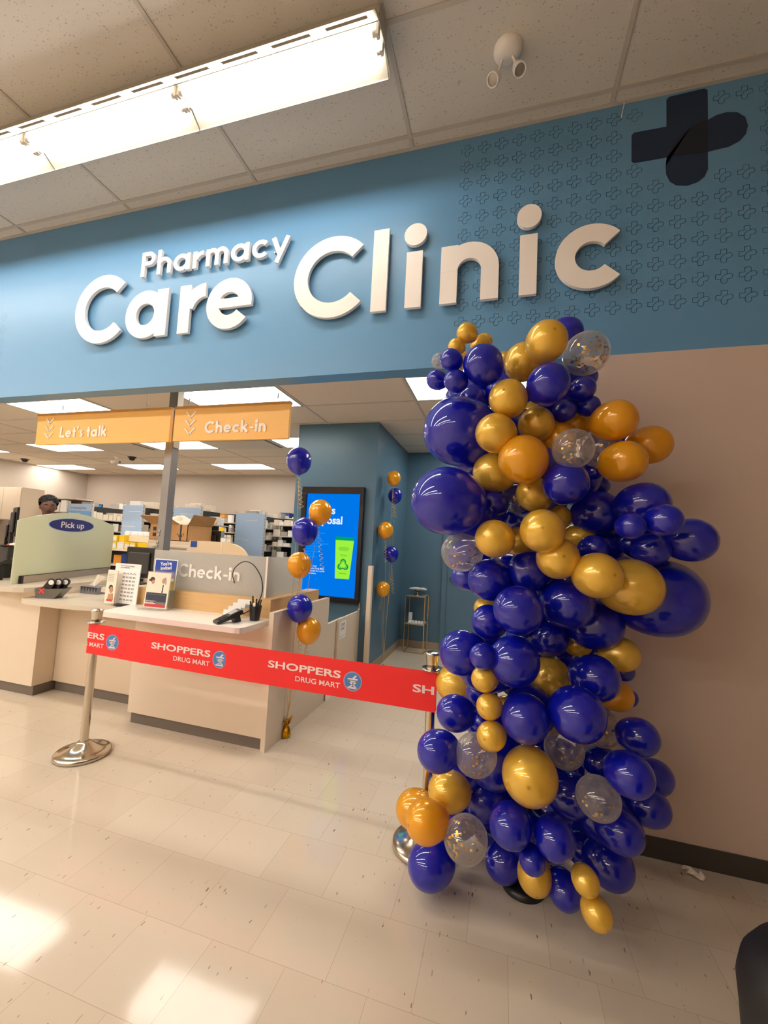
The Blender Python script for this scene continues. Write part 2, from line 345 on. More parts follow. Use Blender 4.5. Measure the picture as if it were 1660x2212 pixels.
# stroke lettering in the sign's round geometric hand; x-height is 1
def stroke_letter(ch, w):
    """returns polygons (x, z), advance width"""
    P = []
    def rect(x0, x1, z0, z1): P.append([(x0, z0), (x1, z0), (x1, z1), (x0, z1)])
    def seg(x0, z0, x1, z1, ww=w, cut=None):
        d = Vector((x1-x0, z1-z0)).normalized(); n = Vector((-d.y, d.x))*ww/2
        P.append([(x0+n.x, z0+n.y), (x0-n.x, z0-n.y), (x1-n.x, z1-n.y), (x1+n.x, z1+n.y)])
    def arc(cx, cz, r, a0, a1, ww=w, n=None, ex=1.0, clipx=None):
        n = n or max(6, int(abs(a1-a0)/7)); 
        o = [(cx+(r+ww/2)*ex*math.cos(R(a0+(a1-a0)*i/n)), cz+(r+ww/2)*math.sin(R(a0+(a1-a0)*i/n))) for i in range(n+1)]
        q = [(cx+(r-ww/2)*ex*math.cos(R(a0+(a1-a0)*i/n)), cz+(r-ww/2)*math.sin(R(a0+(a1-a0)*i/n))) for i in range(n+1)]
        for i in range(n): P.append([o[i], o[i+1], q[i+1], q[i]])
    ro = .515; rc = ro-w/2
    if ch == 'C': r_ = .77-w/2; arc(.77, .75, r_, 43, 317); adv = 1.36
    elif ch == 'c': arc(ro, .5, rc, 42, 318); adv = .93
    elif ch == 'a': arc(ro, .5, rc, 0, 360); rect(1.08-w, 1.08, 0, 1); adv = 1.08
    elif ch == 'r':
        rect(0, w, 0, 1); arc(.66, .40, .60-w/2, 92, 165, n=12); adv = .66
    elif ch == 'e':
        arc(ro, .5, rc, 0, 322); rect(w*.5, 2*ro-.005, .42, .42+w*.66); adv = 1.04
    elif ch == 'l': rect(0, w, 0, 1.5); adv = w
    elif ch == 'i':
        rect(0, w, 0, 1); n = 24; P.append([(w/2+.17*w/.24*math.cos(2*math.pi*k/n), 1.31+.17*w/.24*math.sin(2*math.pi*k/n)) for k in range(n)]); adv = w
    elif ch in 'nh':
        rect(0, w, 0, 1 if ch == 'n' else 1.5); R_ = .47-w/2
        arc(.47, .55, R_, 0, 180); rect(.94-w, .94, 0, .56); adv = .94
    elif ch == 'm':
        rect(0, w, 0, 1); R_ = .40-w/2
        for k in range(2):
            x = k*(.80-w); arc(x+.40, .62, R_, 0, 180); rect(x+.80-w, x+.80, 0, .63)
        adv = 1.6-w
    elif ch == 'P':
        rect(0, w, 0, 1.5); r_ = .42-w/2; arc(.50, 1.08, r_, -90, 90); rect(w*.5, .50, 1.08+r_-w/2, 1.5); rect(w*.5, .50, 1.08-r_-w/2, 1.08-r_+w/2); adv = .92
    elif ch == 'y':
        seg(w*.45, 1.0, .50, .02); seg(.97-w*.2, 1.0, .34, -.42); adv = .95
    elif ch == 'k':
        rect(0, w, 0, 1.5); seg(w*.6, .40, .80, 1.0, w); seg(.36, .60, .86, 0.0, w); adv = .98
    elif ch == 't': rect(.16, .16+w, 0.0, 1.38); rect(0, .62, 1-w*.85, 1); arc(.16+.34, .34, .34-w/2, 180, 275, n=8); adv = .64
    elif ch == 's': arc(.36, .72, .28-w/2+.0, 20, 270, w*.95); arc(.36, .30, .30-w/2, -160, 90, w*.95); adv = .66
    elif ch == 'L': rect(0, w, 0, 1.5); rect(0, .88, 0, w); adv = .90
    elif ch == "'": P.append([(0.02, 1.5), (w, 1.5), (w*.6, 1.08), (0.0, 1.08)]); adv = w
    elif ch == '-': rect(0, .55, .40, .40+w*.85); adv = .55
    else: adv = .45
    return P, adv
def stroke_word(word, m, name, parent, origin, xh, w, y0, y1, total=None, gap=.16, positions=None, xdir=(1, 0, 0), single=False):
    adv = [stroke_letter(c, w)[1] for c in word]
    gaps = [gap if c != ' ' else 0 for c in word]
    tot = sum(adv)+sum(gaps[:-1]); kx = xh if not total else total/tot
    x = 0; out = []; mb = MB(); X = Vector(xdir).normalized(); N = X.cross(Vector((0, 0, 1)))
    for i, c in enumerate(word):
        P, a = stroke_letter(c, w)
        if positions: x0, kx = positions[i][0]-origin[0], positions[i][1]
        else: x0 = x*kx
        if not single: mb = MB()
        for j, p in enumerate(P):
            O = Vector(origin)
            e = .00005*j
            pts = [(x0+q[0]*kx, q[1]*xh) for q in p]
            n = len(pts)
            # front at distance y1 along the normal, back at y0
            ar = sum(pts[k][0]*pts[(k+1) % n][1]-pts[(k+1) % n][0]*pts[k][1] for k in range(n))
            if ar < 0: pts = pts[::-1]
            fr = [O+X*q[0]+Vector((0, 0, q[1]))+N*(y1+e) for q in pts]; bk = [O+X*q[0]+Vector((0, 0, q[1]))+N*y0 for q in pts]
            mb.add(fr, [tuple(range(n))])
            if y1-y0 > .001:
                mb.add(bk, [tuple(range(n))[::-1]]); mb.add(bk+fr, [(k, (k+1) % n, n+(k+1) % n, n+k) for k in range(n)])
        if not single and P: out.append(mb.build(name, m, parent))
        x += a+gaps[i]
    if single: out.append(mb.build(name, m, parent))
    return out
# ================================================================ the setting
struct(MB().box(-13, 6, -10, 5.9, -.05, 0).build('floor', 'floor'))
struct(MB().box(-13, 6, -10, 0, H, H+.05).build('ceiling', 'ctile'))
mb = MB()
for k in range(0, 17):
    y = -.098-.6096*k; mb.box(-13, 6, y-.012, y+.012, H-.006, H+.001)
for k in range(-10, 6):
    x = -.654+1.2192*k; mb.box(x-.012, x+.012, -10, 0, H-.0065, H+.001)
mb.box(-13, 6, -.022, 0, H-.006, H)
struct(mb.build('trim_1', 'grid_dark'))
wf = struct(MB().box(-13, 6, 0, T, S, H).build('wall_front', 'band'))
struct(MB().box(.42, 6, 0, T, 0, S).build('wall_front_lower', 'beige'))
struct(MB().box(-13, -9, 0, T, 0, S).build('wall_front_far', 'beige'))
struct(MB().box(.42, 6, -.008, .0, 0, .1016).build('baseboard_front', 'darkbase'))
struct(MB().box(-13.1, -13, -10, T, 0, H).build('wall_left', 'beige'))
struct(MB().box(6, 6.1, -10, T, 0, H).build('wall_right', 'beige'))
struct(MB().box(-13, 6, -10.1, -10, 0, H).build('wall_behind', 'beige'))
# pharmacy behind the opening
struct(MB().box(-10.75, 1.4, T, 5.85, HI, HI+.04).build('ceiling_pharmacy', 'ctile2'))
mb = MB()
for k in range(-2, 9):
    y = 1.39+.605*k
    if y > T: mb.box(-10.65, 1.3, y-.011, y+.011, HI-.005, HI+.001)
for k in range(-9, 3):
    x = -.86+1.22*k; mb.box(x-.011, x+.011, T, 5.75, HI-.0055, HI+.001)
struct(mb.build('trim_2', 'grid'))
struct(MB().box(-10.65, -2.48, 5.75, 5.85, 0, HI).build('wall_back', 'grey_wall'))
struct(MB().box(-10.75, -10.65, T, 5.85, 0, HI).build('wall_pharmacy_left', 'grey_wall'))
struct(MB().box(-2.48, -1.432, 2.045, 5.75, 0, HI).build('wall_column', 'teal'))
struct(MB().box(-1.432, 1.3, 3.655, 3.755, 0, HI).build('wall_niche', 'teal'))
struct(MB().box(1.3, 1.4, T, 3.755, 0, HI).build('wall_niche_right', 'teal'))
mb = MB(); mb.box(-1.434, -1.424, 2.045, 3.655, 0, .105); mb.box(-1.43, -.83, 3.645, 3.656, 0, .105)
struct(mb.build('baseboard_niche', 'taupe'))
# door at the back of the niche
d = struct(MB().box(-.745, .17, 3.632, 3.66, .01, 2.1).build('door_1', 'teal'))
mb = MB()
for x0, x1, z0, z1 in ((-.825, -.76, 0, 2.17), (.185, .25, 0, 2.17), (-.825, .25, 2.105, 2.17)): mb.box(x0, x1, 3.61, 3.66, z0, z1)
for x0, x1, z0, z1 in ((-.76, -.748, 0, 2.105), (.173, .185, 0, 2.105)): mb.box(x0, x1, 3.625, 3.66, z0, z1)
struct(mb.build('trim_3', 'teal'))
o = MB().lathe([(.033, 0), (.033, .01), (.024, .022), (.012, .03)], (-.672, 3.632, 1.055), 24, ax=(0, -1, 0)).build('deadbolt', 'chrome', d, loc=(0, 0, 0))
# printed graphic on the blue band
def cross_outline(cx, cz, k):
    pts = [(.677, 4.000), (.690, 4.014), (.857, 4.011), (.857, 4.180), (.872, 4.196), (1.045, 4.200), (1.061, 4.185), (1.061, 4.002), (1.10, 4.020), (1.15, 4.026), (1.20, 4.012), (1.236, 3.975), (1.248, 3.92), (1.238, 3.872), (1.21, 3.838), (1.16, 3.815), (1.059, 3.808),
           (1.059, 3.702), (1.042, 3.660), (1.01, 3.635), (.958, 3.623), (.905, 3.636), (.872, 3.668), (.855, 3.715), (.852, 3.765), (.857, 3.818), (.690, 3.820), (.677, 3.834)]
    return [(cx+(x-.958)*k, cz+(z-3.918)*k) for x, z in pts]
PET = [(.852, 3.765), (.862, 3.82), (.885, 3.875), (.925, 3.935), (.975, 3.975), (1.02, 3.994), (1.061, 4.002)]
mb = MB(); mb.prism(cross_outline(.958, 3.918, 1), -.0012, 0, 'y'); mb.build('printed_cross', 'navy', wf, loc=(0, 0, 0))
mb = MB(); mb.prism(PET+[(1.059, 3.808), (.857, 3.818)], -.002, 0, 'y'); mb.build('printed_cross_overlap', 'navy_dark', wf, loc=(0, 0, 0))
def outline_strip(mb, pts, w, closed=True, y=-.0008):
    n = len(pts)
    for i in range(n if closed else n-1):
        a = Vector(pts[i]); b = Vector(pts[(i+1) % n]); d = (b-a)
        if d.length < 1e-5: continue
        nn = Vector((-d.y, d.x)).normalized()*w/2; e = d.normalized()*w*.3
        q = [a-e+nn, b+e+nn, b+e-nn, a-e-nn]; mb.add([(p.x, y, p.y) for p in q], [(3, 2, 1, 0)])
mb = MB(); mb2 = MB()
for r_ in range(11):
    for k in range(-1+1, 30):
        x = -.284+.1085*k; z = 4.124-.1182*r_
        if .60 < x < 1.33 and z > 3.55 and not (x < .72 and (z > 4.06 or z < 3.78)) and not (x > 1.1 and z > 4.06) and not (x > 1.1 and z < 3.74) and not (x < .82 and z < 3.74): continue
        outline_strip(mb, cross_outline(x, z, .138), .0026)
        outline_strip(mb, [(x+(p-.958)*.138, z+(q-3.918)*.138) for p, q in PET], .0026, False)
for r_ in range(8):
    for k in range(0, 26):
        x = -4.487-.1085*k; z = 3.43-.1215*r_
        outline_strip(mb2, cross_outline(x, z, .138), .0026)
        outline_strip(mb2, [(x+(p-.958)*.138, z+(q-3.918)*.138) for p, q in PET], .0026, False)
mb.build('printed_cross_pattern', 'cross_line', wf, loc=(0, 0, 0)); mb2.build('printed_cross_pattern_pale', 'cross_pale', wf, loc=(0, 0, 0))

# ================================================================ lamps
def strip_light(x0, x1, y, label, group, tube='tube', wings=True, zf=4.07):
    t = thing('strip_light', label, 'ceiling light', ((x0+x1)/2, y, H), group)
    mb = MB(); mb.box(x0, x1, y-.05, y+.05, zf+.045, H-.002); mb.build('housing', 'white_metal', t)
    mb = MB()
    # reflector over the tubes, with a slotted wing on one side and a deep plain wing on the other
    mb.prism([(y-.052, zf+.039), (y+.052, zf+.039), (y+.052, zf+.041), (y-.052, zf+.041)], x0, x1, 'x')
    mb.build('reflector', 'white_metal', t)
    mb = MB(); A = Vector((y-.05, zf+.046)); B = Vector((y-.135, zf-.012)); th = Vector((.0012, .0018))
    def seg(xa, xb, f0, f1):
        a = A.lerp(B, f0); b = A.lerp(B, f1)
        mb.prism([(a.x, a.y), (b.x, b.y), (b.x-.001, b.y+.002), (a.x-.001, a.y+.002)], xa, xb, 'x')
    L_ = x1-x0; n = 4 if L_ < 2 else int(L_/.3)
    seg(x0, x1, 0, .45); seg(x0, x1, .75, 1.0)
    for k in range(n+1):
        xa = x0+L_*k/n-L_/n*.14 if k else x0; xb = x0+L_*k/n+L_/n*.14 if k < n else x1
        seg(xa, xb, .45, .75)
    mb.build('slotted_wing', 'white_metal', t)
    mb = MB(); A = Vector((y+.05, zf+.046)); B = Vector((y+.155, zf-.022))
    seg(x0+.003, x1-.003, 0, 1); bb = A.lerp(B, 1)
    mb.box(x0+.003, x1-.003, bb.x-.001, bb.x+.003, bb.y-.008, bb.y+.001)
    mb.build('deep_wing', 'white_metal', t)
    for dy in (-.033, .04):
        tb = MB().cyl((x0+.035, y+dy, zf), (x1-.035, y+dy, zf), .0135 if tube == 'tube' else .019, n=14); tb.build('fluorescent_tube', tube, t)
    for xe, sg in ((x0, 1), (x1, -1)):
        for dy in (-.033, .04):
            mb = MB()
            mb.cyl((xe+sg*.014, y+dy, zf), (xe+sg*.036, y+dy, zf), .0145, n=12)
            mb.box(min(xe+sg*.002, xe+sg*.016), max(xe+sg*.002, xe+sg*.016), y+dy-.014, y+dy+.014, zf-.018, zf+.046)
            mb.build('lamp_socket', 'grid', t)
    return t
YF = -.742; UN = 1.235
names = ['strip light unit at the free end of the glowing row, nearest the twin spotlight', 'second strip light unit along the glowing ceiling row from its free end', 'third strip light unit of the glowing ceiling row, cut by the picture edge']
for k in range(8):
    strip_light(-.655-UN*(k+1)+.002, -.655-UN*k-.002, YF, names[k] if k < 3 else 'strip light unit of the ceiling row beyond the picture edge', 'strip lights of the row along the blue wall')
t = thing('light_end_plate', 'white end plate closing the free end of the strip light row', 'end plate', (-.652, YF, H))
MB().prism([(YF-.137, 4.058), (YF-.137, 4.066), (YF-.052, 4.125), (YF-.052, H), (YF+.052, H), (YF+.052, 4.125), (YF+.157, 4.055), (YF+.157, 4.045), (YF+.05, 4.09), (YF-.05, 4.09)], -.653, -.649, 'x').build('plate', 'white_metal', t)
for y in (-3.2, -5.6, -8.0):
    strip_light(-12.5, -1.9 if y > -6 else -.65, y, 'long strip light row over the shop floor at %.0f metres from the blue wall' % -y, 'strip light rows over the shop floor', 'tube_back')
def panel_light(x, y, label):
    t = thing('ceiling_panel_light', label, 'ceiling light', (x, y, HI), 'recessed panel lights in the pharmacy ceiling')
    mb = MB(); a, b = .598, .292
    for q in ((-a, a, -b, -b+.018), (-a, a, b-.018, b), (-a, -a+.018, -b+.018, b-.018), (a-.018, a, -b+.018, b-.018)):
        mb.box(x+q[0], x+q[1], y+q[2], y+q[3], HI-.009, HI)
    mb.build('frame', 'white_metal', t)
    MB().box(x-a+.018, x+a-.018, y-b+.018, y+b-.018, HI-.007, HI-.002).build('diffuser', 'panel', t)
rown = {1.09: 'front', 2.885: 'middle', 4.695: 'rear'}
coln = {-.25: 'by the niche with the teal door', -2.69: 'above the check-in hanging sign', -5.13: "above the let's talk hanging sign", -7.57: 'over the pick up counter', -10.01: 'along the grey side wall'}
for y in rown:
    for x in coln:
        if x == -.25 and y > 3.6: continue
        if y < 2 and x < -6: continue
        panel_light(x, y, 'lit ceiling panel in the %s row %s' % (rown[y], coln[x]))  # the middle-row panel by the niche is an added lamp that brightens the niche
# small ceiling fittings in the pharmacy
for x, y, l in ((-10.0, 3.8, 'small black dome camera near the grey wall corner over the pick up glass'), (-6.97, 3.72, 'small black dome camera beside the ceiling spotlights')):
    t = thing('dome_camera', l, 'camera', (x, y, HI))
    MB().lathe([(.0001, -.02), (.07, -.02), (.08, 0)], (x, y, HI), 24).build('mount', 'black', t)
    MB().lathe([(.0001, -.075), (.03, -.07), (.05, -.05), (.058, -.02)], (x, y, HI), 24).build('dome', 'black_bezel', t)
def spot_pair(c, label, heads, rb=.075):
    t = thing('emergency_light', label, 'emergency light', c)
    c = Vector(c)
    MB().lathe([(.0001, -.042), (rb*.55, -.040), (rb*.85, -.03), (rb, -.012), (rb, 0)], c, 32).build('canopy', 'white', t)
    for hx, hy, hz, dx, dy, dz in heads:
        p = c+Vector((hx, hy, hz)); d = Vector((dx, dy, dz)).normalized()
        st = c + Vector((hx*.45, hy*.45-.0, -.035))
        MB().tube([st, st+Vector((hx*.2, hy*.2, -.03)), p-d*.01], .007).build('arm', 'white', t)
        h = MB(); h.lathe([(.012, -.045), (.020, -.035), (.023, -.012), (.031, .0), (.034, .03), (.034, .042), (.029, .042), (.027, .034)], p, 24, ax=d); h = h.build('spotlight_head', 'white', t)
        MB().lathe([(.0001, .037), (.014, .036), (.027, .034)], p, 20, ax=d).build('lens', 'led', h, loc=t['_o'])
    return t
spot_pair((-.037, -.44, H), 'white twin-head spotlight on the shop ceiling beyond the strip light', ((-.062, .03, -.115, -.35, -.45, -.75), (.055, .015, -.105, .25, -.3, -.8)))
spot_pair((-7.3, 3.7, HI), 'small white twin-head spotlight on the pharmacy ceiling beside a dome camera', ((-.08, -.02, -.1, -.6, -.5, -.4), (.08, -.02, -.1, .6, -.5, -.4)), .06)
for x, y, l in ((-3.9, 2.9, "dark slotted air vent in the pharmacy ceiling right of the hanging signs' post"), (-6.4, 2.9, "dark slotted air vent above the let's talk sign's lower edge")):
    t = thing('ceiling_vent', l, 'air vent', (x, y, HI))
    MB().box(x-.6, x+.6, y-.29, y+.29, HI-.01, HI).build('plate', 'grid', t)
    mb = MB(); mb.box(x-.55, x+.55, y-.26, y-.21, HI-.013, HI-.008); mb.box(x+.50, x+.55, y-.26, y+.26, HI-.013, HI-.008); mb.build('slot', 'black', t)
t = MB().tube([(.634, -.012, H-.004), (.632, -.014, 4.19), (.624, -.012, 4.15), (.620, -.010, 4.118)], .0022).build('loose_wire', 'white', loc=(.63, -.012, H)); tag(t, 'short loose white wire hanging from the ceiling edge beside the dark cross', 'wire')

# ================================================================ raised wall letters
def word_sign(word, label, pos, xh, w, base, y0=.018, y1=.042):
    x0 = pos[0][0]; t = thing('wall_lettering', label, 'sign', (x0, 0, base), 'raised letters on the blue band')
    stroke_word(word, 'letter', 'letter', t, (x0, 0, base), xh, w, y0, y1, positions=pos)
    mb = MB()
    for (px, kx), ch in zip(pos, word):
        ps, a = stroke_letter(ch, w)
        for zz in (.3, .8):
            for xx in (w*.5,):
                mb.cyl((px+xx*kx, -.001, base+zz*xh), (px+xx*kx, -y0-.001, base+zz*xh), .005, n=6)
    mb.build('standoff', 'steel', t)
kx = .385
word_sign('Care', 'large raised white word Care on the blue band', [(-3.543, kx), (-2.988, kx), (-2.462, .37), (-2.205, .385)], .385, .28, 3.057)
word_sign('Clinic', 'large raised white word Clinic on the blue band', [(-1.471, kx), (-.885, kx), (-.650, kx), (-.421, kx), (.062, .36), (.265, kx)], .385, .28, 3.057)
PW = 'Pharmacy'; adv = [stroke_letter(c, .24)[1] for c in PW]; tot = sum(adv)+.17*7; k_ = 1.337/tot; x = -2.877; pos = []
for a in adv: pos.append((x, k_)); x += (a+.17)*k_
word_sign(PW, 'smaller raised white word Pharmacy above the word Care', pos, .137, .24, 3.575)

# ================================================================ hanging signs
def hang_sign(x0, x1, z0, z1, word, wx, ww, wh, wb, chev, hooks, label):
    y = .30; t = thing('hanging_sign', label, 'sign', ((x0+x1)/2, y, z1), 'amber hanging signs under the blue band')
    MB().box(x0, x1, y, y+.03, z0, z1-.02).build('board', 'orange', t)
    MB().box(x0-.002, x1+.002, y-.006, y+.034, z1-.022, z1).build('top_rail', 'orange_side', t)
    stroke_word(word, 'signtext', 'lettering', t, (wx, y, wb), wh, .31, 0, .006, total=ww, gap=.16, single=True)
    mb = MB()
    for i, (cx, cz) in enumerate(chev):
        for sx in (-1, 1):
            a = Vector((cx+sx*.050, cz+.027)); b = Vector((cx, cz-.027)); d = (b-a).normalized(); n = Vector((-d.y, d.x))*.006
            q = [a+n, a-n, b-n+d*.004, b+n+d*.004]; mb.prism([(p.x, p.y) for p in q], y-.006, y, 'y')
    mb.build('chevrons', 'signtext', t)
    for hx in hooks:
        mb = MB(); mb.tube([(hx, y+.015, HI), (hx, y+.015, z1+.06)], .0012, 6); mb.build('cable', 'steel', t)
        mb = MB(); mb.cyl((hx, y+.015, z1+.035), (hx, y+.015, z1+.075), .005, n=8)
        mb.tube([(hx+.012*math.cos(a), y+.015, z1+.018+.018*math.sin(a)) for a in [math.pi*2*i/12 for i in range(13)]], .0022, 6)
        mb.build('hook', 'steel', t)
hang_sign(-4.361, -2.778, 2.300, 2.604, "Let's talk", -4.045, .575, .068, 2.362, [(-4.191, 2.530), (-4.193, 2.457), (-4.191, 2.385)], (-4.07, -3.062), "amber hanging sign reading Let's talk with three white chevrons")
hang_sign(-2.735, -1.630, 2.303, 2.604, 'Check-in', -2.412, .583, .067, 2.363, [(-2.562, 2.530), (-2.564, 2.457), (-2.565, 2.385)], (-2.609, -1.752), 'amber hanging sign reading Check-in with three white chevrons')
# steel post behind the signs
t = thing('support_post', 'grey square post rising from the counter between the hanging signs', 'post', (-2.955, .53, .9))
MB().box(-2.995, -2.915, .49, .57, .9, HI).build('post', 'post', t)
MB().box(-2.917, -2.905, .495, .565, 2.30, HI).build('channel', 'white_metal', t)
for i in range(4):
    z = 1.395+(0, .035, .10, .135)[i]
    MB().lathe([(.013, 0), (.013, .006), (.007, .007)], (-2.983+.004*i, .49, z), 16, ax=(0, -1, 0)).build('grommet', 'steel', t)

# ================================================================ check-in desk
t = thing('check_in_desk', 'almond check-in desk with maple riser behind the red banner', 'desk', (-2.2, .5, 0))
MB().box(-2.82, -1.602, .185, .21, .085, .872).build('front_panel', 'lam', t, bevel=.001)
MB().box(-2.82, -2.795, .21, 1.1, .085, .872).build('side_panel', 'lam2', t)
MB().box(-2.80, -1.61, .205, .225, 0, .085).build('toe_kick', 'vinylbase', t)
mb = MB(); mb.prism([(.17, 0), (1.18, 0), (1.18, .978), (.17, .978)], -1.602, -1.566, 'x'); mb.build('end_panel', 'lam', t, bevel=.0012)
mb = MB(); mb.prism([(-2.878, -.095), (-1.70, -.095), (-1.668, -.085), (-1.655, -.055), (-1.648, .25), (-1.602, .25), (-1.602, .31), (-2.97, .31)], .868, .905, 'z'); mb.build('worktop', 'white_lam', t, bevel=.002)
mb = MB(); mb.prism([(-2.97, .30), (-1.676, .30), (-1.676, 1.17), (-1.79, 1.17), (-1.79, .42), (-2.97, .42)], .905, 1.047, 'z'); mb.build('riser', 'wood', t, bevel=.0015)
MB().box(-2.80, -1.80, .42, 1.15, .72, .75).build('inner_worktop', 'white_lam', t)
p = thing('check_in_screen', 'low ribbed frosted screen lettered Check-in standing on the maple riser', 'privacy screen', (-2.3, .36, 1.047))
MB().box(-2.868, -1.772, .356, .366, 1.047, 1.367).build('ribbed_panel', 'ribbed', p)
MB().box(-1.768, -1.762, .372, .975, 1.047, 1.362).build('side_panel', 'frosted', p)
MB().box(-1.774, -1.758, .354, .372, 1.047, 1.369).build('corner_edge', 'edge', p)
stroke_word('Check-in', 'letter', 'lettering', p, (-2.602, .356, 1.160), .070, .27, 0, .006, total=.60, gap=.15, single=True)

# staff gate and low wall beside it
t = thing('low_partition', 'low almond partition joining the check-in desk to the staff gate', 'partition', (-1.584, 1.4, 0))
mb = MB(); mb.prism([(1.185, .10), (1.185, .725), (1.60, .725), (1.60, .10)], -1.60, -1.57, 'x'); mb.build('panel', 'lam', t)
MB().box(-1.60, -1.57, 1.19, 1.23, 0, .10).build('foot', 'vinylbase', t)
t = thing('staff_gate', 'almond swing gate with a staff only notice beside the teal column', 'gate', (-1.56, 1.82, 0))
MB().box(-1.567, -1.545, 1.40, 2.035, .14, .738).build('gate_panel', 'lam', t, bevel=.001)
mb = MB(); mb.box(-1.555, -1.535, 2.02, 2.044, .742, .83); mb.lathe([(.0001, -.012), (.014, -.008), (.014, .008), (.0001, .012)], (-1.545, 2.015, .752), 14); mb.build('hinge', 'steel', t)
s = MB().box(-1.545, -1.5435, 1.44, 1.61, .528, .705).build('notice', 'paper', t)
text('notice_text', 'STAFF\nONLY', 'grey_text', s, (-1.5435, 1.47, .655), (0, 1, 0), (0, 0, 1), width=.11, bold=.02, loc=t['_o'])
mb = MB(); mb.box(-1.5434, -1.5428, 1.452, 1.50, .545, .549); mb.box(-1.5434, -1.5428, 1.452, 1.58, .555, .557); mb.build('small_print', 'grey_text', s, loc=t['_o'])
struct(MB().box(-1.458, -1.410, 2.0, 2.06, 0, 1.258).build('trim_4', 'lam'))

# ================================================================ pick-up counter on the left
t = thing('pick_up_counter', 'tall almond counter carrying the frosted Pick up glass', 'counter', (-5.5, .8, 0))
mb = MB(); mb.prism([(-9, .26), (-3.99, .26), (-3.99, .62), (-4.10, 1.2), (-4.55, 1.85), (-5.0, 1.85), (-4.75, .86), (-9, .86)], .09, .935, 'z'); mb.build('body', 'lam', t, bevel=.001)
mb = MB(); mb.prism([(-9, .285), (-4.0, .285), (-4.0, .62), (-4.12, 1.2), (-4.57, 1.83), (-4.98, 1.83), (-4.77, .84), (-9, .84)], 0, .09, 'z'); mb.build('toe_kick', 'vinylbase', t)
edge = [(-9, .09), (-4.6, .09), (-4.40, .07), (-4.18, .045), (-4.04, .05), (-3.965, .09), (-3.935, .16), (-3.95, .28), (-3.99, .45), (-4.03, .75), (-4.08, 1.1), (-4.2, 1.5), (-4.4, 1.88), (-5.02, 1.88), (-4.77, .88), (-9, .88)]
MB().prism(edge, .937, .978, 'z').build('countertop', 'top', t, bevel=.012)
t = thing('lower_counter', 'lower wavy counter shelf joining the pick up counter to the check-in desk', 'counter', (-3.5, .5, 0))
MB().box(-3.985, -3.08, .44, .47, .09, .85).build('front_panel', 'lam2', t)
MB().box(-3.985, -3.08, .465, .50, 0, .09).build('toe_kick', 'vinylbase', t)
MB().prism([(-3.985, .262), (-4.02, .255), (-4.02, .20), (-4.015, .13), (-3.97, .085), (-3.88, .06), (-3.70, .048), (-3.52, .048), (-3.36, .062), (-3.2, .095), (-3.05, .13), (-2.93, .15), (-2.985, .31), (-2.985, 1.2), (-3.985, 1.2)], .850, .888, 'z').build('countertop', 'top', t, bevel=.012)
t = thing('raised_counter', 'short raised counter with a rounded end behind the brochure stand', 'counter', (-3.2, .7, .888))
MB().prism([(-3.40, .44), (-3.36, .38), (-3.0, .36), (-3.0, 1.0), (-3.40, 1.0)], .889, .965, 'z').build('body', 'lam2', t)
MB().prism([(-3.46, .50), (-3.45, .40), (-3.40, .34), (-3.30, .315), (-3.0, .315), (-3.0, 1.05), (-3.46, 1.05)], .965, 1.0, 'z').build('top', 'top', t, bevel=.01)
# frosted Pick up glass: runs back from the counter edge
A = Vector((-4.262, .17, 0)); B = Vector((-4.785, 1.60, 0)); D = (B-A).normalized(); LEN = (B-A).length; N = D.cross(Vector((0, 0, 1)))
t = thing('pick_up_glass', 'frosted green glass divider with an arched top and blue Pick up oval', 'glass divider', tuple((A+B)/2+Vector((0, 0, .98))))
Mx = Matrix(((D.x, N.x, 0, A.x), (D.y, N.y, 0, A.y), (0, 0, 1, 0), (0, 0, 0, 1)))
top = [(LEN*i/24, 1.562+.115*math.sin(math.pi*i/24)**.9 if 0 < i < 24 else 1.562) for i in range(25)]
MB().prism([(0, .980)]+top+[(LEN, .980)], -.005, .005, 'y', Mx).build('glass_sheet', 'pickup', t)
cx, cz, ra, rb = LEN*.485, 1.545, .355, .068
def ell(ra, rb): return [(cx+ra*math.cos(2*math.pi*i/48), cz+rb*math.sin(2*math.pi*i/48)) for i in range(48)]
MB().prism(ell(ra+.012, rb+.007), .0052, .0060, 'y', Mx).build('oval_border', 'palblue', t)
MB().prism(ell(ra, rb), .0052, .0068, 'y', Mx).build('oval_sign', 'ovalblue', t)
text('oval_text', 'Pick up', 'paper', t, tuple(A+D*(cx-.185)+N*.0072+Vector((0, 0, cz-.028))), D, (0, 0, 1), width=.37, height=.083, bold=.012)
t = thing('steel_glass_base', 'brushed steel holder along the foot of the Pick up glass with black end', 'holder', tuple((A+B)/2+Vector((0, 0, .98))))
MB().box(.10, LEN-.05, .012, .030, .979, 1.045, Mx).build('plate', 'steel', t)
MB().box(.075, .10, .008, .034, .979, 1.050, Mx).build('end_cap', 'black', t)
MB().box(.10, LEN-.05, .010, .032, 1.045, 1.049, Mx).build('top_seal', 'black', t)
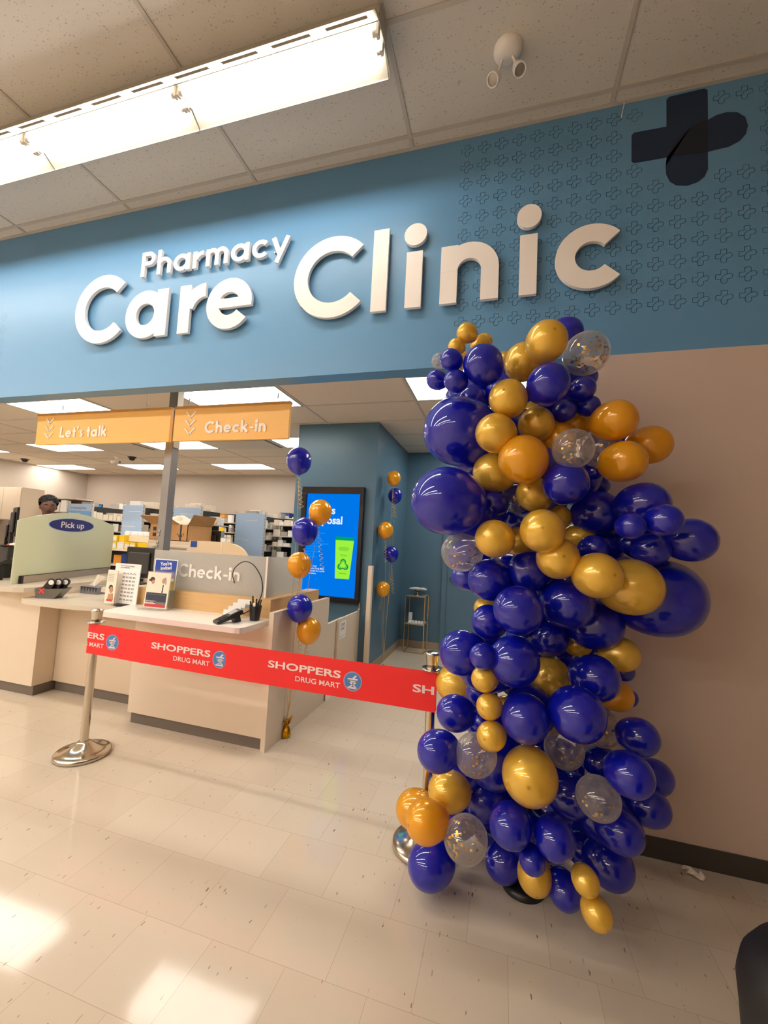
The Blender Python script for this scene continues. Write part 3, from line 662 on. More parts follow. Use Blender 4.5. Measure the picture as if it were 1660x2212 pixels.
# ================================================================ queue barrier and banner
def stanchion(x, y, label):
    t = thing('stanchion', label, 'stanchion', (x, y, 0), 'chrome rope stanchions')
    MB().lathe([(.158, 0), (.165, .006), (.165, .022), (.158, .028), (.13, .034), (.095, .044), (.065, .062), (.045, .082), (.032, .092), (.0001, .094)], (x, y, 0), 56).build('base', 'nickel', t)
    MB().cyl((x, y, .09), (x, y, .88), .0255, n=32).build('post', 'nickel', t)
    MB().lathe([(.026, .872), (.055, .876), (.057, .880), (.055, .884), (.028, .886)], (x, y, 0), 36).build('collar', 'chrome', t)
    MB().lathe([(.028, .884), (.030, .892), (.037, .95), (.040, .955), (.040, .960), (.034, .965), (.018, .968), (.0001, .969)], (x, y, 0), 36).build('urn_top', 'chrome', t)
SL = (-2.672, -.285); SR = (-.327, -.33)
stanchion(*SL, 'chrome stanchion standing free before the counter, holding the banner')
stanchion(*SR, 'chrome stanchion beside the balloon column, its base behind yellow balloons')
t = thing('barrier_banner', 'red barrier banner with pale drugstore lettering stretched between two stanchions', 'banner', ((SL[0]+SR[0])/2, -.33, .66))
X0, X1 = SL[0]-.030, SR[0]+.030; N_ = 60
def yb(x): return SL[1]+(SR[1]-SL[1])*(x-SL[0])/(SR[0]-SL[0])-.0285
vs = []; fs = []
for i in range(N_+1):
    u = i/N_; x = X0+(X1-X0)*u; sag = -.006*math.sin(math.pi*u)
    y = yb(x)+.0012*math.sin(u*23)
    for zz in (.672, .738, .804, .872): vs.append((x, y, zz+sag))
for i in range(N_):
    for j in range(3): a = i*4+j; fs.append((a, a+4, a+5, a+1))
mb = MB(); mb.add(vs, fs, True); k = len(vs)
mb.add([(x, y+.0012, z) for x, y, z in vs], [f[::-1] for f in fs], True)
# wrap around each post
for (px, py), sg in ((SL, -1), (SR, 1)):
    pts = [(px+.0285*math.cos(a), py+.0285*math.sin(a)) for a in [R(-90+sg*i*22) for i in range(9)]]
    mb.add([(x, y, z) for x, y in pts for z in (.672, .872)], [(2*i, 2*i+2, 2*i+3, 2*i+1) for i in range(8)], True)
ban = mb.build('banner_cloth', 'red', t)
def emblem(x, z):
    y = yb(x)-.0015
    MB().prism([(x+.053*math.cos(2*math.pi*i/36), z+.052*math.sin(2*math.pi*i/36)) for i in range(36)], y, y+.0006, 'y').build('emblem_ring', 'bring', t)
    MB().prism([(x+.048*math.cos(2*math.pi*i/36), z+.047*math.sin(2*math.pi*i/36)) for i in range(36)], y-.0004, y+.0006, 'y').build('emblem_disc', 'bblue', t)
    mb = MB()
    def st(x0, z0, x1, z1, w=.0075):
        a = Vector((x0, z0)); b = Vector((x1, z1)); d = (b-a).normalized(); n = Vector((-d.y, d.x))*w/2; e = d*w*.35
        mb.prism([tuple(v) for v in (a-e+n, b+e+n, b+e-n, a-e-n)], y-.0009, y-.0004, 'y')
    st(x-.026, z+.012, x+.026, z+.012); st(x-.020, z-.001, x+.022, z-.001); st(x+.022, z-.002, x-.016, z-.030); st(x-.018, z-.002, x+.020, z-.030); st(x-.024, z-.034, x+.022, z-.034, .009); st(x+.004, z+.018, x+.018, z+.030, .009)
    mb.build('emblem_mark', 'bprint', t)
def brand(x, z, cut0=None, cut1=None):
    """x: left end of the large word"""
    for s, wd, hh, xx, zz, b in (('SHOPPERS', .458, .041, x, z, .026), ('DRUG MART', .276, .029, x+.182, z-.054, .014)):
        o = text('banner_lettering', s, 'bprint', t, (xx, yb(xx)-.0012, zz), (X1-X0, yb(X1)-yb(X0), 0), (0, 0, 1), width=wd, height=hh, bold=b, ext=.0002)
        if cut0 is not None or cut1 is not None:
            bm = bmesh.new(); bm.from_mesh(o.data); off = Vector(t['_o'])
            for cx_, sgn in ((cut0, 1), (cut1, -1)):
                if cx_ is None: continue
                g = bm.verts[:]+bm.edges[:]+bm.faces[:]
                bmesh.ops.bisect_plane(bm, geom=g, plane_co=(cx_-off.x, 0, 0), plane_no=(-sgn, 0, 0), clear_outer=True)
            bm.to_mesh(o.data); bm.free()
            if len(o.data.vertices) == 0: bpy.data.objects.remove(o)
brand(-2.148, .772); emblem(-1.618, .767)
brand(-1.285, .769); emblem(-.755, .762)
brand(-3.008, .775, cut0=X0+.001); emblem(-2.476, .768)
brand(-.420, .760, cut1=X1-.004)

# ================================================================ balloon column
BAL = [
(-0.185,-0.620,2.540,0.047,'G','small yellow balloon topmost of the cluster at the column\'s upper left tip'),
(-0.232,-0.620,2.477,0.038,'G','small yellow balloon lower left of the topmost yellow one at upper left tip'),
(-0.129,-0.470,2.549,0.049,'G','small yellow balloon just above the round blue balloon at the upper left'),
(-0.119,-0.340,2.639,0.038,'G','small yellow balloon peeking behind two others at the upper left tip'),
(-0.214,-0.470,2.472,0.045,'G','small yellow balloon squeezed between small and medium blue ones at upper left'),
(-0.334,-0.470,2.482,0.040,'C','small clear confetti balloon half hidden behind small blue one at upper left'),
(-0.231,-0.800,2.329,0.047,'B','small blue balloon highest of the three in the upper left triplet'),
(-0.320,-0.620,2.319,0.048,'B','small blue balloon leftmost of the three in the upper left triplet'),
(-0.339,-0.470,2.355,0.044,'C','small clear confetti balloon peeking below the leftmost small blue triplet balloon'),
(-0.208,-0.800,2.232,0.049,'B','small blue balloon lowest of the three in the upper left triplet'),
(-0.094,-0.800,2.297,0.084,'B','medium blue balloon beside the small triplet near the column\'s upper left'),
(-0.001,-0.340,2.505,0.061,'G','yellow balloon barely showing behind the blue and gold ones near the top'),
(0.075,-0.620,2.379,0.084,'G','pearly gold balloon left of and below the big topmost gold one'),
(0.157,-0.800,2.377,0.082,'G','big pearly gold balloon at the very top of the column'),
(0.273,-0.470,2.570,0.078,'B','blue balloon behind the topmost gold one and the top confetti balloon'),
(0.338,-0.620,2.396,0.093,'C','large clear confetti balloon at the top right of the column'),
(0.167,-0.800,2.195,0.084,'B','large blue balloon below the topmost gold balloon and confetti balloon'),
(0.324,-0.638,2.231,0.052,'B','small blue balloon under the large clear confetti balloon at top right'),
(0.365,-0.470,2.350,0.051,'B','blue balloon mostly hidden behind the top right confetti balloon'),
(0.356,-0.602,2.165,0.045,'B','small dark blue balloon resting above the upper right orange gold balloon'),
(0.256,-0.620,2.143,0.049,'B','small dark blue balloon tucked above the two orange balloons near the top'),
(-0.011,-0.470,2.306,0.082,'B','blue balloon showing as an arc above the yellow balloon near the top'),
(0.012,-0.800,2.144,0.078,'G','yellow balloon below the blue arc beside the upper giant blue balloon'),
(-0.204,-0.620,2.060,0.162,'B','giant blue balloon, upper of the two on the column\'s left edge'),
(-0.162,-0.470,2.263,0.076,'B','blue balloon peeking out above the upper giant blue balloon'),
(-0.252,-0.340,2.332,0.060,'B','blue balloon glimpsed behind the lowest small triplet balloon'),
(-0.034,-0.800,1.998,0.082,'G','yellow balloon touching the right side of the upper giant blue balloon'),
(0.135,-0.653,2.074,0.077,'G','pearly yellow balloon above right of the biggest front orange balloon'),
(0.233,-0.587,2.023,0.075,'O','orange balloon left of the confetti pair in the upper column'),
(0.319,-0.470,2.126,0.074,'O','orange balloon above the front confetti balloon of the pair'),
(0.077,-0.800,1.887,0.098,'O','biggest glossy orange balloon facing front in the upper column'),
(0.449,-0.648,2.084,0.084,'O','large orange gold balloon at the right side above the confetti pair'),
(0.633,-0.470,2.020,0.085,'O','orange gold balloon farthest right in the upper column'),
(0.481,-0.655,1.907,0.084,'O','orange gold balloon right below the rear confetti balloon of the pair'),
(0.259,-0.830,1.920,0.077,'C','clear confetti balloon in front of its pair in the upper column'),
(0.417,-0.556,1.983,0.082,'C','clear confetti balloon behind its pair in the upper column'),
(0.132,-0.470,2.189,0.056,'G','yellow balloon glimpsed behind the large blue one near the top'),
(-0.041,-0.620,1.868,0.091,'G','golden balloon between the two giant blue ones and the biggest orange one'),
(-0.228,-0.800,1.711,0.144,'B','giant blue balloon, lower of the two on the column\'s left edge'),
(-0.118,-0.340,1.863,0.077,'G','yellow balloon sliver behind the lower giant blue balloon'),
(-0.034,-0.620,1.722,0.055,'B','small very dark blue balloon right of the lower giant blue balloon'),
(0.065,-0.470,1.766,0.070,'C','clear confetti balloon in shadow right of the small very dark blue one'),
(0.137,-0.620,1.771,0.079,'G','golden balloon directly below the biggest orange balloon'),
(0.243,-0.770,1.796,0.088,'B','blue balloon directly below the front confetti balloon of the pair'),
(0.407,-0.470,1.899,0.037,'B','dark blue balloon sliver beneath the rear confetti balloon of the pair'),
(0.450,-0.340,1.852,0.050,'B','very dark blue balloon in shade right of the blue one under the confetti pair'),
(0.421,-0.491,1.707,0.096,'B','large very dark blue balloon in the shade of the middle right column'),
(0.256,-0.470,1.681,0.058,'G','brownish gold balloon in shade behind two brighter gold ones mid column'),
(-0.120,-0.470,1.625,0.059,'B','dark blue balloon in shade below right of the lower giant blue one'),
(0.076,-0.340,1.668,0.066,'B','dark blue balloon deep behind gold ones in the middle of the column'),
(-0.026,-0.800,1.561,0.077,'G','golden balloon right of the middle clear confetti balloon on the left'),
(0.081,-0.470,1.561,0.069,'G','golden balloon half hidden between two brighter gold ones mid column'),
(0.153,-0.834,1.598,0.084,'G','large golden balloon highest in the chain of gold crossing the middle'),
(-0.171,-0.620,1.498,0.090,'C','clear confetti balloon on the left edge below the lower giant blue one'),
(-0.159,-0.470,1.379,0.068,'B','blue balloon peeking out beneath the left edge confetti balloon'),
(-0.046,-0.620,1.381,0.092,'B','blue balloon below right of the left edge confetti balloon'),
(0.121,-0.620,1.430,0.088,'B','purplish blue balloon above the chain of blue ones mid column'),
(0.220,-0.766,1.495,0.082,'G','golden balloon second in the chain of gold crossing the middle'),
(0.353,-0.449,1.596,0.064,'G','orange gold balloon behind the upper end of the gold chain'),
(0.378,-0.620,1.543,0.056,'B','small shiny blue balloon sitting above the gold chain'),
(0.357,-0.800,1.439,0.086,'G','golden balloon third in the chain with its nipple facing front'),
(0.518,-0.631,1.394,0.113,'G','largest golden balloon at the right end of the gold chain'),
(0.280,-0.620,1.308,0.106,'B','large blue balloon under the golden chain in the middle'),
(0.073,-0.800,1.284,0.095,'B','glossy blue balloon, upper of the two frontmost in mid column'),
(-0.042,-0.620,1.198,0.074,'B','blue balloon left of the upper frontmost blue balloon'),
(-0.058,-0.470,1.232,0.058,'G','yellow balloon sliver on the left edge between two blue balloons'),
(-0.150,-0.620,1.050,0.101,'B','blue balloon on the left edge just right of the right stanchion top'),
(-0.055,-0.823,1.095,0.052,'B','small shiny blue balloon between two larger ones above the stanchion level'),
(0.063,-0.777,1.080,0.098,'B','glossy blue balloon, lower of the two frontmost in mid column'),
(0.229,-0.470,1.124,0.080,'B','very dark blue balloon right of the two frontmost glossy ones'),
(0.423,-0.476,1.205,0.107,'B','large very dark blue balloon below the large blue one under the gold chain'),
(0.373,-0.340,1.090,0.060,'G','dim bronze gold balloon left of its twin behind the dark blue ones'),
(0.522,-0.464,1.087,0.074,'G','bronze gold balloon on the right edge below the largest blue balloon'),
(0.229,-0.470,0.952,0.091,'G','dim bronze gold balloon in the centre of the lower column'),
(-0.209,-0.340,0.823,0.092,'G','bright yellow balloon directly behind the top of the right stanchion'),
(-0.048,-0.800,1.003,0.051,'G','small olive gold balloon under the small shiny blue one'),
(-0.075,-0.470,0.839,0.065,'B','blue balloon in shade behind the small olive gold one'),
(-0.026,-0.800,0.900,0.050,'G','small yellow balloon, upper of a front pair at left of lower column'),
(0.040,-0.470,0.797,0.044,'G','yellow balloon sliver behind the upper small yellow one of the pair'),
(0.075,-0.470,0.898,0.055,'B','dark blue balloon under the lower frontmost glossy blue one'),
(0.149,-0.340,0.819,0.047,'B','dark blue balloon in shade below the dim bronze gold centre one'),
(0.109,-0.800,0.877,0.090,'B','large glossy blue balloon, left of the two big ones in the lower column'),
(0.293,-0.800,0.922,0.099,'B','largest glossy blue balloon in the lower column, right of the big pair'),
(0.390,-0.620,1.013,0.091,'B','large blue balloon above the largest glossy one of the lower column'),
(-0.176,-0.620,0.786,0.078,'B','blue balloon beside the lower part of the right stanchion post'),
(0.507,-0.470,0.910,0.064,'O','orange gold balloon on the right edge of the lower column'),
(0.567,-0.340,0.985,0.043,'B','dark blue balloon sliver on the right edge under the bronze gold one'),
(0.587,-0.340,0.869,0.038,'B','dark blue balloon sliver right of the orange gold edge balloon'),
(0.232,-0.470,0.772,0.072,'G','gold balloon squeezed between the two big glossy blue ones'),
(-0.061,-0.620,0.766,0.041,'B','small shiny blue balloon left of the pair of small yellow ones'),
(-0.015,-0.816,0.796,0.055,'G','small yellow balloon, lower of a front pair at left of lower column'),
(-0.222,-0.800,0.696,0.080,'B','glossy blue balloon jutting left in front of the stanchion\'s lower post'),
(-0.073,-0.784,0.701,0.081,'C','clear confetti balloon beside the lower small yellow balloon'),
(0.071,-0.470,0.627,0.041,'B','small blue balloon behind the lower small yellow one'),
(0.130,-0.800,0.668,0.102,'G','largest metallic gold balloon in the centre of the lower column'),
(0.275,-0.620,0.713,0.077,'C','clear confetti balloon tinted brown beside the largest metallic gold one'),
(0.448,-0.470,0.764,0.077,'C','clear confetti balloon peeking below the largest glossy blue one'),
(-0.193,-0.620,0.451,0.084,'G','gold balloon, rear of the three yellow ones at the lower left'),
(-0.362,-0.470,0.253,0.088,'O','orange yellow balloon farthest left in the lower left trio'),
(-0.257,-0.800,0.419,0.080,'O','orange yellow balloon frontmost in the lower left trio'),
(-0.100,-0.800,0.388,0.082,'C','clear balloon full of gold confetti beside the lower left trio'),
(-0.261,-0.620,0.128,0.092,'B','royal blue balloon resting on the floor at the lower left'),
(-0.046,-0.470,0.359,0.086,'B','dark blue balloon in shade right of the lower left trio'),
(-0.000,-0.340,0.445,0.082,'B','dark blue balloon deep behind the confetti balloon left of the metallic gold one'),
(0.065,-0.800,0.476,0.078,'B','purplish blue balloon below left of the largest metallic gold one'),
(0.222,-0.800,0.465,0.072,'B','purplish blue balloon below right of the largest metallic gold one'),
(0.146,-0.800,0.371,0.047,'B','small purplish blue balloon in front of the floor level gold one'),
(0.171,-0.620,0.195,0.068,'G','gold balloon near the floor behind the small purplish blue one'),
(0.052,-0.470,0.116,0.080,'B','dark blue balloon near the floor left of the floor level gold one'),
(0.286,-0.620,0.167,0.064,'B','blue balloon touching the floor between the gold ones'),
(0.328,-0.800,0.345,0.046,'G','small gold balloon, upper of the two at the foot of the column'),
(0.366,-0.800,0.247,0.050,'G','gold balloon lowest of all, lying on the floor at the column\'s foot'),
(0.472,-0.521,0.244,0.088,'B','large dark blue balloon on the floor at the right foot of the column'),
(0.397,-0.419,0.212,0.070,'B','dark blue balloon above the small gold one at the foot'),
(0.366,-0.800,0.638,0.074,'C','clear confetti balloon on the right half of the lower column'),
(0.339,-0.470,0.460,0.094,'B','long dark blue balloon left of the right hand confetti balloon'),
(0.469,-0.800,0.739,0.076,'B','purplish blue balloon upper right of the right hand confetti balloon'),
(0.549,-0.620,0.808,0.070,'B','blue balloon on the right edge at stanchion base height, highest of four'),
(0.689,-0.340,0.542,0.075,'B','dark blue balloon on the right edge behind the purplish one'),
(0.631,-0.470,0.476,0.076,'B','dark blue balloon lowest on the right edge above the baseboard'),
(0.488,-0.620,0.439,0.079,'B','blue balloon below right of the right hand confetti balloon'),
(0.480,-0.340,0.566,0.069,'B','very dark blue balloon above the right hand confetti balloon'),
(0.200,-0.340,0.258,0.050,'B','dark balloon in shade directly beneath the largest metallic gold one'),
(0.566,-0.620,1.731,0.093,'B','blue balloon highest in the cluster bulging out to the right'),
(0.578,-0.800,1.656,0.059,'B','small shiny blue balloon frontmost in the cluster bulging right'),
(0.469,-0.800,1.631,0.049,'B','small blue balloon leftmost in the cluster bulging right'),
(0.594,-0.620,1.550,0.065,'B','small purple blue balloon lowest in the cluster bulging right'),
(0.731,-0.620,1.595,0.086,'B','blue balloon farthest right in the cluster bulging right'),
(0.677,-0.459,1.345,0.166,'B','largest blue balloon of all at the right side near the wall'),
(0.561,-0.470,1.572,0.043,'B','dark blue balloon in shade left of the small purple blue one'),
(0.494,-0.340,1.581,0.086,'B','very dark blue balloon in shade above the gold chain\'s right part')
]
def balloon_profile(n=14):
    pr = [(1e-5, 1.0)]
    for i in range(1, n): a = math.pi/2*i/n; pr.append((math.sin(a), math.cos(a)))
    for i in range(0, 14):
        u = i/14; a = math.pi/2*u; pr.append((math.cos(a)**.94*(1-.10*u*u)+.035*u, -1.22*math.sin(a)))
    pr += [(.045, -1.215), (.03, -1.25), (.05, -1.275), (.055, -1.30), (.035, -1.325), (.06, -1.37), (1e-5, -1.35)]
    return pr
def balloon_mesh(name, m):
    mb = MB(); mb.lathe(balloon_profile()[::-1], (0, 0, 0), 40)
    o = mb.build(name, m); me = o.data; bpy.data.objects.remove(o); return me
def clear_mesh():
    n = 16; pr = [(1e-5, 1.0)]+[(math.sin(math.pi/2*i/n), math.cos(math.pi/2*i/n)) for i in range(1, n)]
    pr += [(math.cos(math.pi/2*i/n), -1.06*math.sin(math.pi/2*i/n)) for i in range(0, n)]+[(.03, -1.10), (.05, -1.14), (1e-5, -1.14)]
    mb = MB(); mb.lathe(pr[::-1], (0, 0, 0), 40); o = mb.build('confetti_balloon', 'clear'); me = o.data; bpy.data.objects.remove(o); return me
BM = {'B': balloon_mesh('blue_balloon', 'blue'), 'G': balloon_mesh('gold_balloon', 'gold'), 'O': balloon_mesh('orange_gold_balloon', 'orange_l'), 'C': clear_mesh()}
def confetti_mesh(seed, n, hot):
    rnd = random.Random(seed); mb = MB(); hd = Vector(hot).normalized()
    for k in range(n):
        v = Vector((rnd.gauss(0, 1), rnd.gauss(0, 1), rnd.gauss(0, 1))).normalized()
        if rnd.random() < .7: v = (v*.75+hd).normalized()
        p = v*.975; q = (v+Vector((rnd.uniform(-.5, .5), rnd.uniform(-.5, .5), rnd.uniform(-.5, .5)))*.5).normalized()
        a = q.orthogonal().normalized(); b = q.cross(a); r = .062
        p = v*(.97-.5*r*(1-abs(q.dot(v))))
        mb.add([p+a*r*math.cos(2*math.pi*i/10)+b*r*math.sin(2*math.pi*i/10) for i in range(10)], [tuple(range(10))])
    o = mb.build('confetti', 'confetti'); me = o.data; bpy.data.objects.remove(o); return me
CORE = [(.14, -.42, .0), (.17, -.42, .7), (.15, -.42, 1.25), (.22, -.42, 1.8), (.05, -.40, 2.25), (.02, -.36, 2.6)]
def core(z):
    for a, b in zip(CORE, CORE[1:]):
        if z <= b[2]:
            u = max(0, (z-a[2])/(b[2]-a[2])); return Vector((a[0]+(b[0]-a[0])*u, a[1]+(b[1]-a[1])*u, z))
    return Vector((CORE[-1][0], CORE[-1][1], z))
ci = 0
KN = {'B': ('blue_balloon', 'blue latex balloons of the column'), 'G': ('gold_balloon', 'gold balloons of the column'), 'O': ('orange_gold_balloon', 'orange gold balloons of the column'), 'C': ('confetti_balloon', 'clear confetti balloons of the column')}
for x, y, z, r, k, lab in BAL:
    nm, grp = KN[k]
    o = bpy.data.objects.new(nm, BM[k]); C.objects.link(o); p = Vector((x, y, z))
    d = core(z-(.04 if z > .4 else -.12))-p
    if d.length < .05: d = Vector((.05, 1, -.1))
    if r < .075 : d = d*1.0
    q = (-d).to_track_quat('Z', 'Y')
    o.rotation_mode = 'QUATERNION'; o.rotation_quaternion = q; o.location = p; o.scale = (r, r, r*1.03)
    tag(o, lab, 'balloon', grp)
    if k == 'C':
        full = 'full of gold' in lab or 'top right' in lab
        me = confetti_mesh(100+ci, 95 if full else 38, q.inverted() @ Vector(((-.9 if 'full' in lab else .2), -.6, -.5 if 'full' not in lab else .3)))
        c = bpy.data.objects.new('confetti', me); C.objects.link(c); c.parent = o; c['kind'] = 'stuff'; ci += 1
FILL = [(0.014,-0.245,0.148,0.125),(0.266,-0.223,0.148,0.120),(0.464,-0.324,0.232,0.104),(-0.198,-0.390,0.232,0.115),(0.147,-0.435,0.232,0.101),(0.100,-0.220,0.372,0.119),(0.479,-0.472,0.400,0.113),(0.565,-0.221,0.428,0.109),(-0.167,-0.432,0.456,0.113),(0.180,-0.428,0.484,0.111),(0.308,-0.247,0.484,0.113),(-0.002,-0.571,0.596,0.121),(-0.065,-0.265,0.652,0.105),(0.198,-0.258,0.680,0.113),(0.427,-0.246,0.792,0.104),(0.147,-0.534,0.820,0.109),(-0.037,-0.205,0.876,0.101),(0.226,-0.343,0.876,0.105),(-0.054,-0.508,0.988,0.133),(0.397,-0.250,1.016,0.103),(0.160,-0.233,1.072,0.121),(0.101,-0.411,1.212,0.100),(0.415,-0.215,1.240,0.104),(0.451,-0.436,1.352,0.103),(0.208,-0.496,1.380,0.114),(0.041,-0.213,1.380,0.117),(0.558,-0.211,1.408,0.118),(0.267,-0.275,1.464,0.130),(-0.169,-0.251,1.464,0.107),(0.641,-0.422,1.604,0.107),(0.030,-0.222,1.632,0.101),(0.484,-0.239,1.688,0.112),(-0.153,-0.575,1.688,0.134),(0.169,-0.363,1.744,0.123),(-0.123,-0.295,1.744,0.100),(0.167,-0.556,1.884,0.117),(0.360,-0.365,1.884,0.102),(0.016,-0.221,1.884,0.113),(-0.123,-0.451,1.912,0.113),(0.184,-0.307,2.052,0.117),(0.512,-0.207,2.052,0.110),(0.060,-0.513,2.080,0.113),(-0.186,-0.391,2.164,0.126),(0.337,-0.227,2.248,0.101),(-0.137,-0.186,2.248,0.103),(0.066,-0.308,2.248,0.115),(0.260,-0.460,2.276,0.133),(0.228,-0.251,2.416,0.102),(-0.103,-0.377,2.416,0.114),(-0.085,-0.300,0.276,0.130)]  # last balloon is added to block a ceiling panel's glare on the floor
for x, y, z, r in FILL:
    o = bpy.data.objects.new('blue_balloon', BM['B']); C.objects.link(o); p = Vector((x, y, z)); d = core(z)-p
    if d.length < .03: d = Vector((0, 1, 0))
    o.rotation_mode = 'QUATERNION'; o.rotation_quaternion = (-d).to_track_quat('Z', 'Y'); o.location = p; o.scale = (r, r, r)
    lv = ('just above the floor stand', 'at the metallic gold balloon level', 'at the banner level', 'behind the frontmost glossy blue pair', 'behind the golden chain', 'at lower giant blue balloon level', 'at the confetti pair level', 'near the column top')[min(7, int(z/.31))]
    sd = 'left' if x < core(z).x-.10 else ('right' if x > core(z).x+.10 else 'middle')
    tag(o, '%s blue balloon shaded in the column core %s, %s' % ('large' if r > .118 else 'medium', sd, lv), 'balloon', 'shaded blue balloons in the core of the column')
t = thing('balloon_column_stand', 'black round floor stand at the foot of the balloon column', 'stand', (.14, -.42, 0))
MB().lathe([(.095, 0), (.095, .02), (.08, .03), (.03, .04), (.0001, .04)], (.14, -.42, 0), 40).build('base', 'black', t)
MB().tube([(c[0], c[1], max(c[2], .03)) for c in CORE[:-2]], .012, 10).build('pole', 'black', t)

# ================================================================ helium balloons on ribbons
def ribbon_pts(p0, p1, curl=0., turns=7, r=.012, seed=1):
    rnd = random.Random(seed); p0 = Vector(p0); p1 = Vector(p1); out = []; n = 40
    for i in range(n+1):
        u = i/n; p = p0.lerp(p1, u); s = math.sin(math.pi*u)
        out.append(p+Vector((.012*s*math.sin(5*u+seed), .010*s*math.cos(4*u+seed*2), 0)))
    return out
def curl_pts(p0, length, seed):
    rnd = random.Random(seed); p = Vector(p0); pts = []; n = 60; a0 = rnd.uniform(0, 6)
    dx = rnd.uniform(-.25, .35)
    for i in range(n+1):
        u = i/n; a = a0+u*2*math.pi*length/.035; rr = .010+.008*u*rnd.uniform(.8, 1.2)
        pts.append(p+Vector((dx*length*u*.6+rr*math.cos(a), rr*math.sin(a), -length*u)))
    return pts
def bouquet_balloon(k, x, y, z, r, foot, label, grp, seed):
    nm = {'B': 'blue_balloon', 'G': 'yellow_balloon'}[k]
    t = thing(nm, label, 'balloon', (x, y, z), grp)
    tilt = Vector((random.Random(seed).uniform(-.12, .12), random.Random(seed+9).uniform(-.1, .1), 1)).normalized()
    o = bpy.data.objects.new('latex_body', BM['B'] if k == 'B' else BM['O']); C.objects.link(o); o.parent = t
    o.rotation_mode = 'QUATERNION'; o.rotation_quaternion = tilt.to_track_quat('Z', 'Y'); o.scale = (r, r, r*1.02)
    kn = Vector((x, y, z))-tilt*r*1.36
    MB().tube(ribbon_pts(kn, foot, seed=seed), .0017, 6).build('ribbon', 'ribbon', t)
    MB().tube(curl_pts(kn, .16+.1*(seed % 3), seed), .0024, 5, .5).build('curled_ribbon_tail', 'ribbon', t)
F1 = (-1.548, .44, .12)
g = 'helium balloons floating beside the check-in desk'
for i, (k, x, y, z, r, l) in enumerate((
    ('B', -1.600, .45, 2.165, .100, 'topmost blue balloon of the floating string beside the check-in desk'),
    ('G', -1.405, .50, 1.755, .092, 'yellow balloon in front of the blue wall screen'),
    ('B', -1.480, .40, 1.592, .100, 'blue balloon overlapping the lower edge of the screen yellow balloon'),
    ('G', -1.540, .46, 1.325, .093, 'yellow balloon floating at the frosted check-in screen height'),
    ('B', -1.480, .40, .998, .096, 'lowest blue balloon beside the check-in desk end panel'),
    ('G', -1.425, .47, .822, .093, 'lowest yellow balloon of the string, partly behind the red banner'))):
    bouquet_balloon(k, x, y, z, r, F1, l, g, i+1)
t = thing('balloon_weight', 'crinkled gold foil balloon weight on the floor by the desk end panel', 'balloon weight', (-1.545, .44, 0))
rnd = random.Random(4); mb = MB(); pr = [(.0001, 0), (.030, .002), (.034, .03), (.030, .06), (.014, .085), (.012, .095)]
mb.lathe(pr, (-1.545, .44, 0), 14, smooth=False); mb.v = [(a+rnd.uniform(-.004, .004), b+rnd.uniform(-.004, .004), max(0, c_+rnd.uniform(-.003, .003))) for a, b, c_ in mb.v]; mb.build('foil_body', 'gold_foil', t)
mb = MB()
for i in range(14):
    a = i*2.4; r0 = .012; h = rnd.uniform(.035, .07); q = Vector((math.cos(a), math.sin(a), 0)); s_ = Vector((-q.y, q.x, 0))*.010; b = Vector((-1.545, .44, .09))
    mb.add([b+q*.008-s_*.5, b+q*.008+s_*.5, b+q*(.02+.02*rnd.random())+s_+Vector((0, 0, h*.7)), b+q*(.035+.015*rnd.random())+Vector((0, 0, h)), b+q*.03-s_+Vector((0, 0, h*.6))], [(0, 1, 2, 3, 4)])
mb.build('foil_tuft', 'gold_foil', t)
g = 'helium balloons floating in the niche'; F2 = (-1.30, 2.30, .10)
for i, (k, x, y, z, r, l) in enumerate((
    ('G', -1.287, 2.30, 2.335, .085, 'topmost yellow balloon of the floating string by the teal niche wall'),
    ('B', -1.290, 2.42, 2.135, .088, 'blue balloon directly under the topmost yellow one in the niche string'),
    ('G', -1.330, 2.20, 1.690, .093, 'yellow balloon in the middle of the niche string'),
    ('B', -1.275, 2.32, 1.410, .088, 'lower blue balloon of the niche string'),
    ('G', -1.335, 2.25, .990, .082, 'lowest yellow balloon of the niche string'))):
    bouquet_balloon(k, x, y, z, r, F2, l, g, i+11)
t = thing('balloon_weight', 'small gold foil weight of the niche balloon string, behind the banner', 'balloon weight', (-1.30, 2.30, 0))
MB().lathe([(.0001, 0), (.03, .002), (.034, .04), (.014, .085), (.0001, .1)], (-1.30, 2.30, 0), 10, smooth=False).build('foil_body', 'gold_foil', t)

# ================================================================ wall screen on the teal column
t = thing('wall_screen', 'tall black framed wall screen showing a blue sharps disposal notice', 'screen', (-1.955, 2.04, 1.49))
xl, xr, zb, zt = -2.352, -1.552, .812, 2.168
mb = MB(); bz = .062
for q in ((xl, xr, zt-bz-.02, zt), (xl, xr, zb, zb+bz), (xl, xl+bz, zb+bz, zt-bz-.02), (xr-bz+.012, xr, zb+bz, zt-bz-.02)): mb.box(q[0], q[1], 1.985, 2.045, q[2], q[3])
mb.build('bezel', 'black_bezel', t, bevel=.003)
sx0, sx1, sz0, sz1 = xl+bz, xr-bz+.012, zb+bz, zt-bz-.02
s = MB().box(sx0, sx1, 2.015, 2.04, sz0, sz1).build('display', 'scr', t)
Y = 2.0145
text('heading', 'Sharps\nDisposal', 'scr_w', s, (sx0+.035, Y, 1.845), (1, 0, 0), (0, 0, 1), width=.440, bold=.028, line=.92, ext=.0006, loc=t['_o'])
text('body_text', 'Return your open\nsharps. Your\npharmacist can\nprovide you with\nan approved container\nin compliance\nwith provincial\nand municipal\ndisposal\nregulations.', 'scr_lb', s, (sx0+.035, Y, 1.60), (1, 0, 0), (0, 0, 1), width=.285, bold=.01, line=1.02, ext=.0006, loc=t['_o'])
